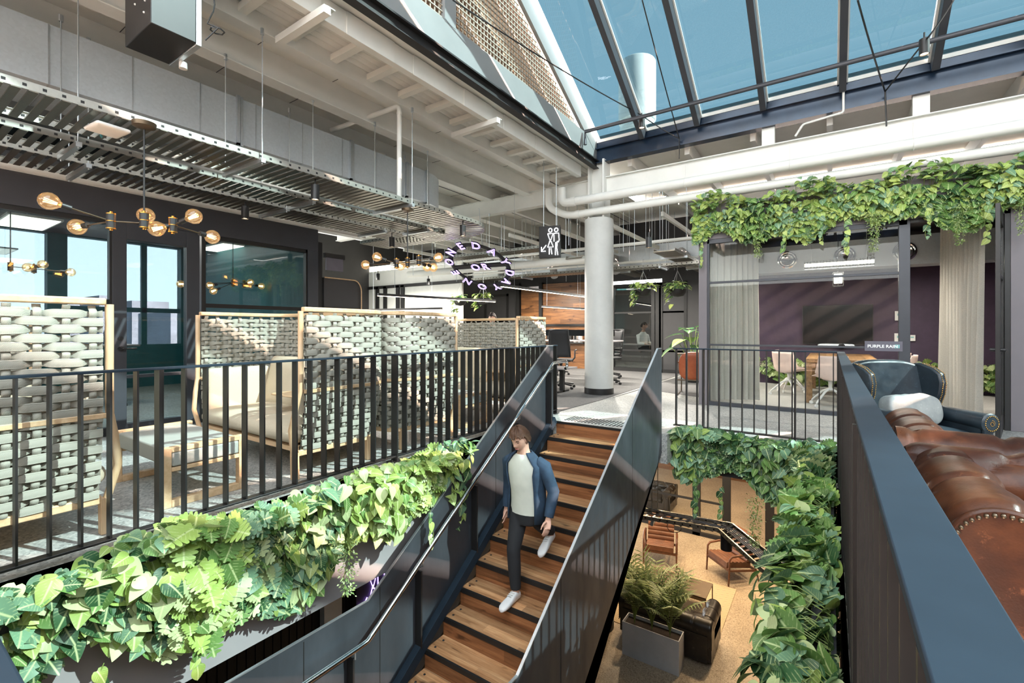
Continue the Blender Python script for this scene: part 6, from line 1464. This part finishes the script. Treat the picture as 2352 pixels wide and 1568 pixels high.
def palm(label, p, h, n, seed):
    t = thing('palm', label, 'palm', p, group='small palms in the concrete planter'); it = []; m = MB(); R_ = np.random.default_rng(seed)
    for i in range(n):
        g = R_.uniform(0, 2*PI); lean = R_.uniform(.1, .62); L = h*R_.uniform(.7, 1.1); pts = []
        for k in range(9): u = k/8; r = lean*L*u**1.7; pts.append(np.array([r*math.cos(g), r*math.sin(g), L*(u-.32*lean*u**2.6)]))
        m.tube(pts, [.006*(1-.6*k/8) for k in range(9)], 5)
        for k in range(3, 9):
            for q in (0, .5):
                if k == 8 and q: continue
                a_ = pts[k]*(1-q)+(pts[min(k+1, 8)])*q; d0 = pts[min(k+1, 8)]-pts[k-1]; d0 = d0/np.linalg.norm(d0); sd = np.array([-math.sin(g), math.cos(g), 0])
                for s_ in (-1, 1): it.append((PFr, np.array(p)+a_, d0*.8+sd*s_*.75+np.array([0, 0, -.25]), np.array([0, 0, 1.])+d0*.1, L*.24*(1-.35*abs(k-5.5)/4), gcol(['mid', 'dark', 'dark', 'mid'], R_.random())*.8))
    leaf_mesh('fronds', it, t); m.build('stems', 'stem_green', t, smooth=60, local=True); return t
PFr = (np.array([(0, 0, 0), (-.07, .35, .02), (0, 1, -.10), (.07, .35, .02)]), np.array([(0, 3, 2, 1)]))
for k, (x, h, lab) in enumerate(((-2.88, 1.15, 'left palm in the concrete planter'), (-2.57, 1.2, 'middle palm in the concrete planter'), (-2.26, 1.05, 'right palm in the concrete planter'))): palm(lab, (x, 8.08, LZ+.52), h, 22, k)
lt_ = tray('cable tray with loose cables over the lower level, bending to the right', [(-4.4, 6.9), (-2.46, 7.03), (-1.24, 7.2), (-.44, 6.13), (.6, 5.6)], .34, -1.6, ((-2.2, 7.06),), -.36, .11, None)
m = MB()
for k in range(5): m.tube([(-4.3, 6.85+.03*k, -1.565)]+[(-4.2+.25*i, 6.92+.012*i+.05*math.sin(i*1.7+k*2)+.03*k, -1.56+.01*k) for i in range(1, 12)]+[(-1.25+.04*k, 7.12, -1.55), (-.46, 6.1+.05*k, -1.55), (.5, 5.6+.04*k, -1.55)], .008, 5)
m.build('cables', 'cable_grey', lt_, smooth=60)
m = MB(); m.tube([(-1.9+.10*math.cos(k*.6), 7.02+.03*math.sin(k), -1.66-.09*math.sin(k*.6)+.0) for k in range(11)], .005, 5); m.build('loose_loop', 'black_plastic', lt_, smooth=60)
can('black can spotlight under the lower tray bend', (-1.2, 7.05, -1.62), .075, .2)

# ================================================================ LIGHT
w = bpy.data.worlds.new('world'); sc.world = w; w.use_nodes = True; nt = w.node_tree; bg = nt.nodes['Background']
tc_ = nt.nodes.new('ShaderNodeTexCoord'); sx_ = nt.nodes.new('ShaderNodeSeparateXYZ'); nt.links.new(tc_.outputs['Generated'], sx_.inputs[0])
rp = nt.nodes.new('ShaderNodeValToRGB'); e = rp.color_ramp.elements; e[0].position = .0; e[0].color = (*lin((150, 148, 144)), 1); e[1].position = 1; e[1].color = (*lin((166, 174, 180)), 1)
for p_, c_ in ((.49, (150, 148, 144)), (.505, (208, 209, 206)), (.7, (180, 188, 192))): k = e.new(p_); k.color = (*lin(c_), 1)
mp = nt.nodes.new('ShaderNodeMath'); mp.operation = 'MULTIPLY_ADD'; mp.inputs[1].default_value = .5; mp.inputs[2].default_value = .5; nt.links.new(sx_.outputs[2], mp.inputs[0]); nt.links.new(mp.outputs[0], rp.inputs[0]); nt.links.new(rp.outputs[0], bg.inputs['Color'])
bg.inputs['Strength'].default_value = WORLD
def lamp(kind, name, loc, energy, col=(1, 1, 1), **k):
    l = bpy.data.lights.new(name, kind); l.energy = energy; l.color = col
    for a_, b_ in k.items(): setattr(l, a_, b_)
    o = bpy.data.objects.new(name, l); COL.objects.link(o); o.location = loc; return o
sun = lamp('SUN', 'sun', (20, 6, 20), SUN, (1, .69, .54), angle=math.radians(.6)); sun.rotation_euler = Vector(SUNDIR).to_track_quat('Z', 'Y').to_euler()
for k, (x, y) in enumerate(((-3.2, 10.2), (-1.4, 10.0), (-2.6, 11.8), (-.6, 11.4), (-1.0, 12.8), (-4.2, 12.2), (-3.0, 16.2), (-.8, 16.2))): lamp('AREA', 'lower_downlight', (x, y, -.45), LOWE, (1, .74, .46), shape='DISK', size=.22)
for k, (x, y) in enumerate(((-5.0, 11.8), (-7.5, 11.8), (-5.5, 9.2), (-8.5, 9.0), (-3.0, 11.0), (-11, 9.5), (-9.5, 7.0))): lamp('AREA', 'office_fill', (x, y, 2.55), OFFE, (1, .94, .84), shape='DISK', size=.25)  # unseen fill lamps added to brighten the back office, no fittings
for k, (x, y) in enumerate(((-9.2, 2.4), (-9.2, -1.2))): lamp('AREA', 'panel_lamp', (x, y, 2.85), 30, (1, .97, .9), shape='RECTANGLE', size=1.1, size_y=.5)
for x, y in ((0, 9.6), (1.2, 10.2)): lamp('AREA', 'meeting_lamp', (x, y, 2.3), 34, (1, .93, .82), shape='RECTANGLE', size=1.2, size_y=.08)
lamp('AREA', 'back_office_lamp', (-4.6, 15.0, 2.85), 30, (1, .95, .85), shape='RECTANGLE', size=1.5, size_y=.2)
vs_ = sc.view_settings; vs_.view_transform = 'Standard'; vs_.look = 'None'; vs_.gamma = 1; vs_.use_curve_mapping = False; vs_.exposure = EXPO
sc.display_settings.display_device = 'sRGB'
cy = sc.cycles; cy.max_bounces = 7; cy.diffuse_bounces = 4; cy.glossy_bounces = 3; cy.transmission_bounces = 3; cy.transparent_max_bounces = 12; cy.caustics_reflective = False; cy.caustics_refractive = False; cy.sample_clamp_indirect = 6; cy.use_denoising = True
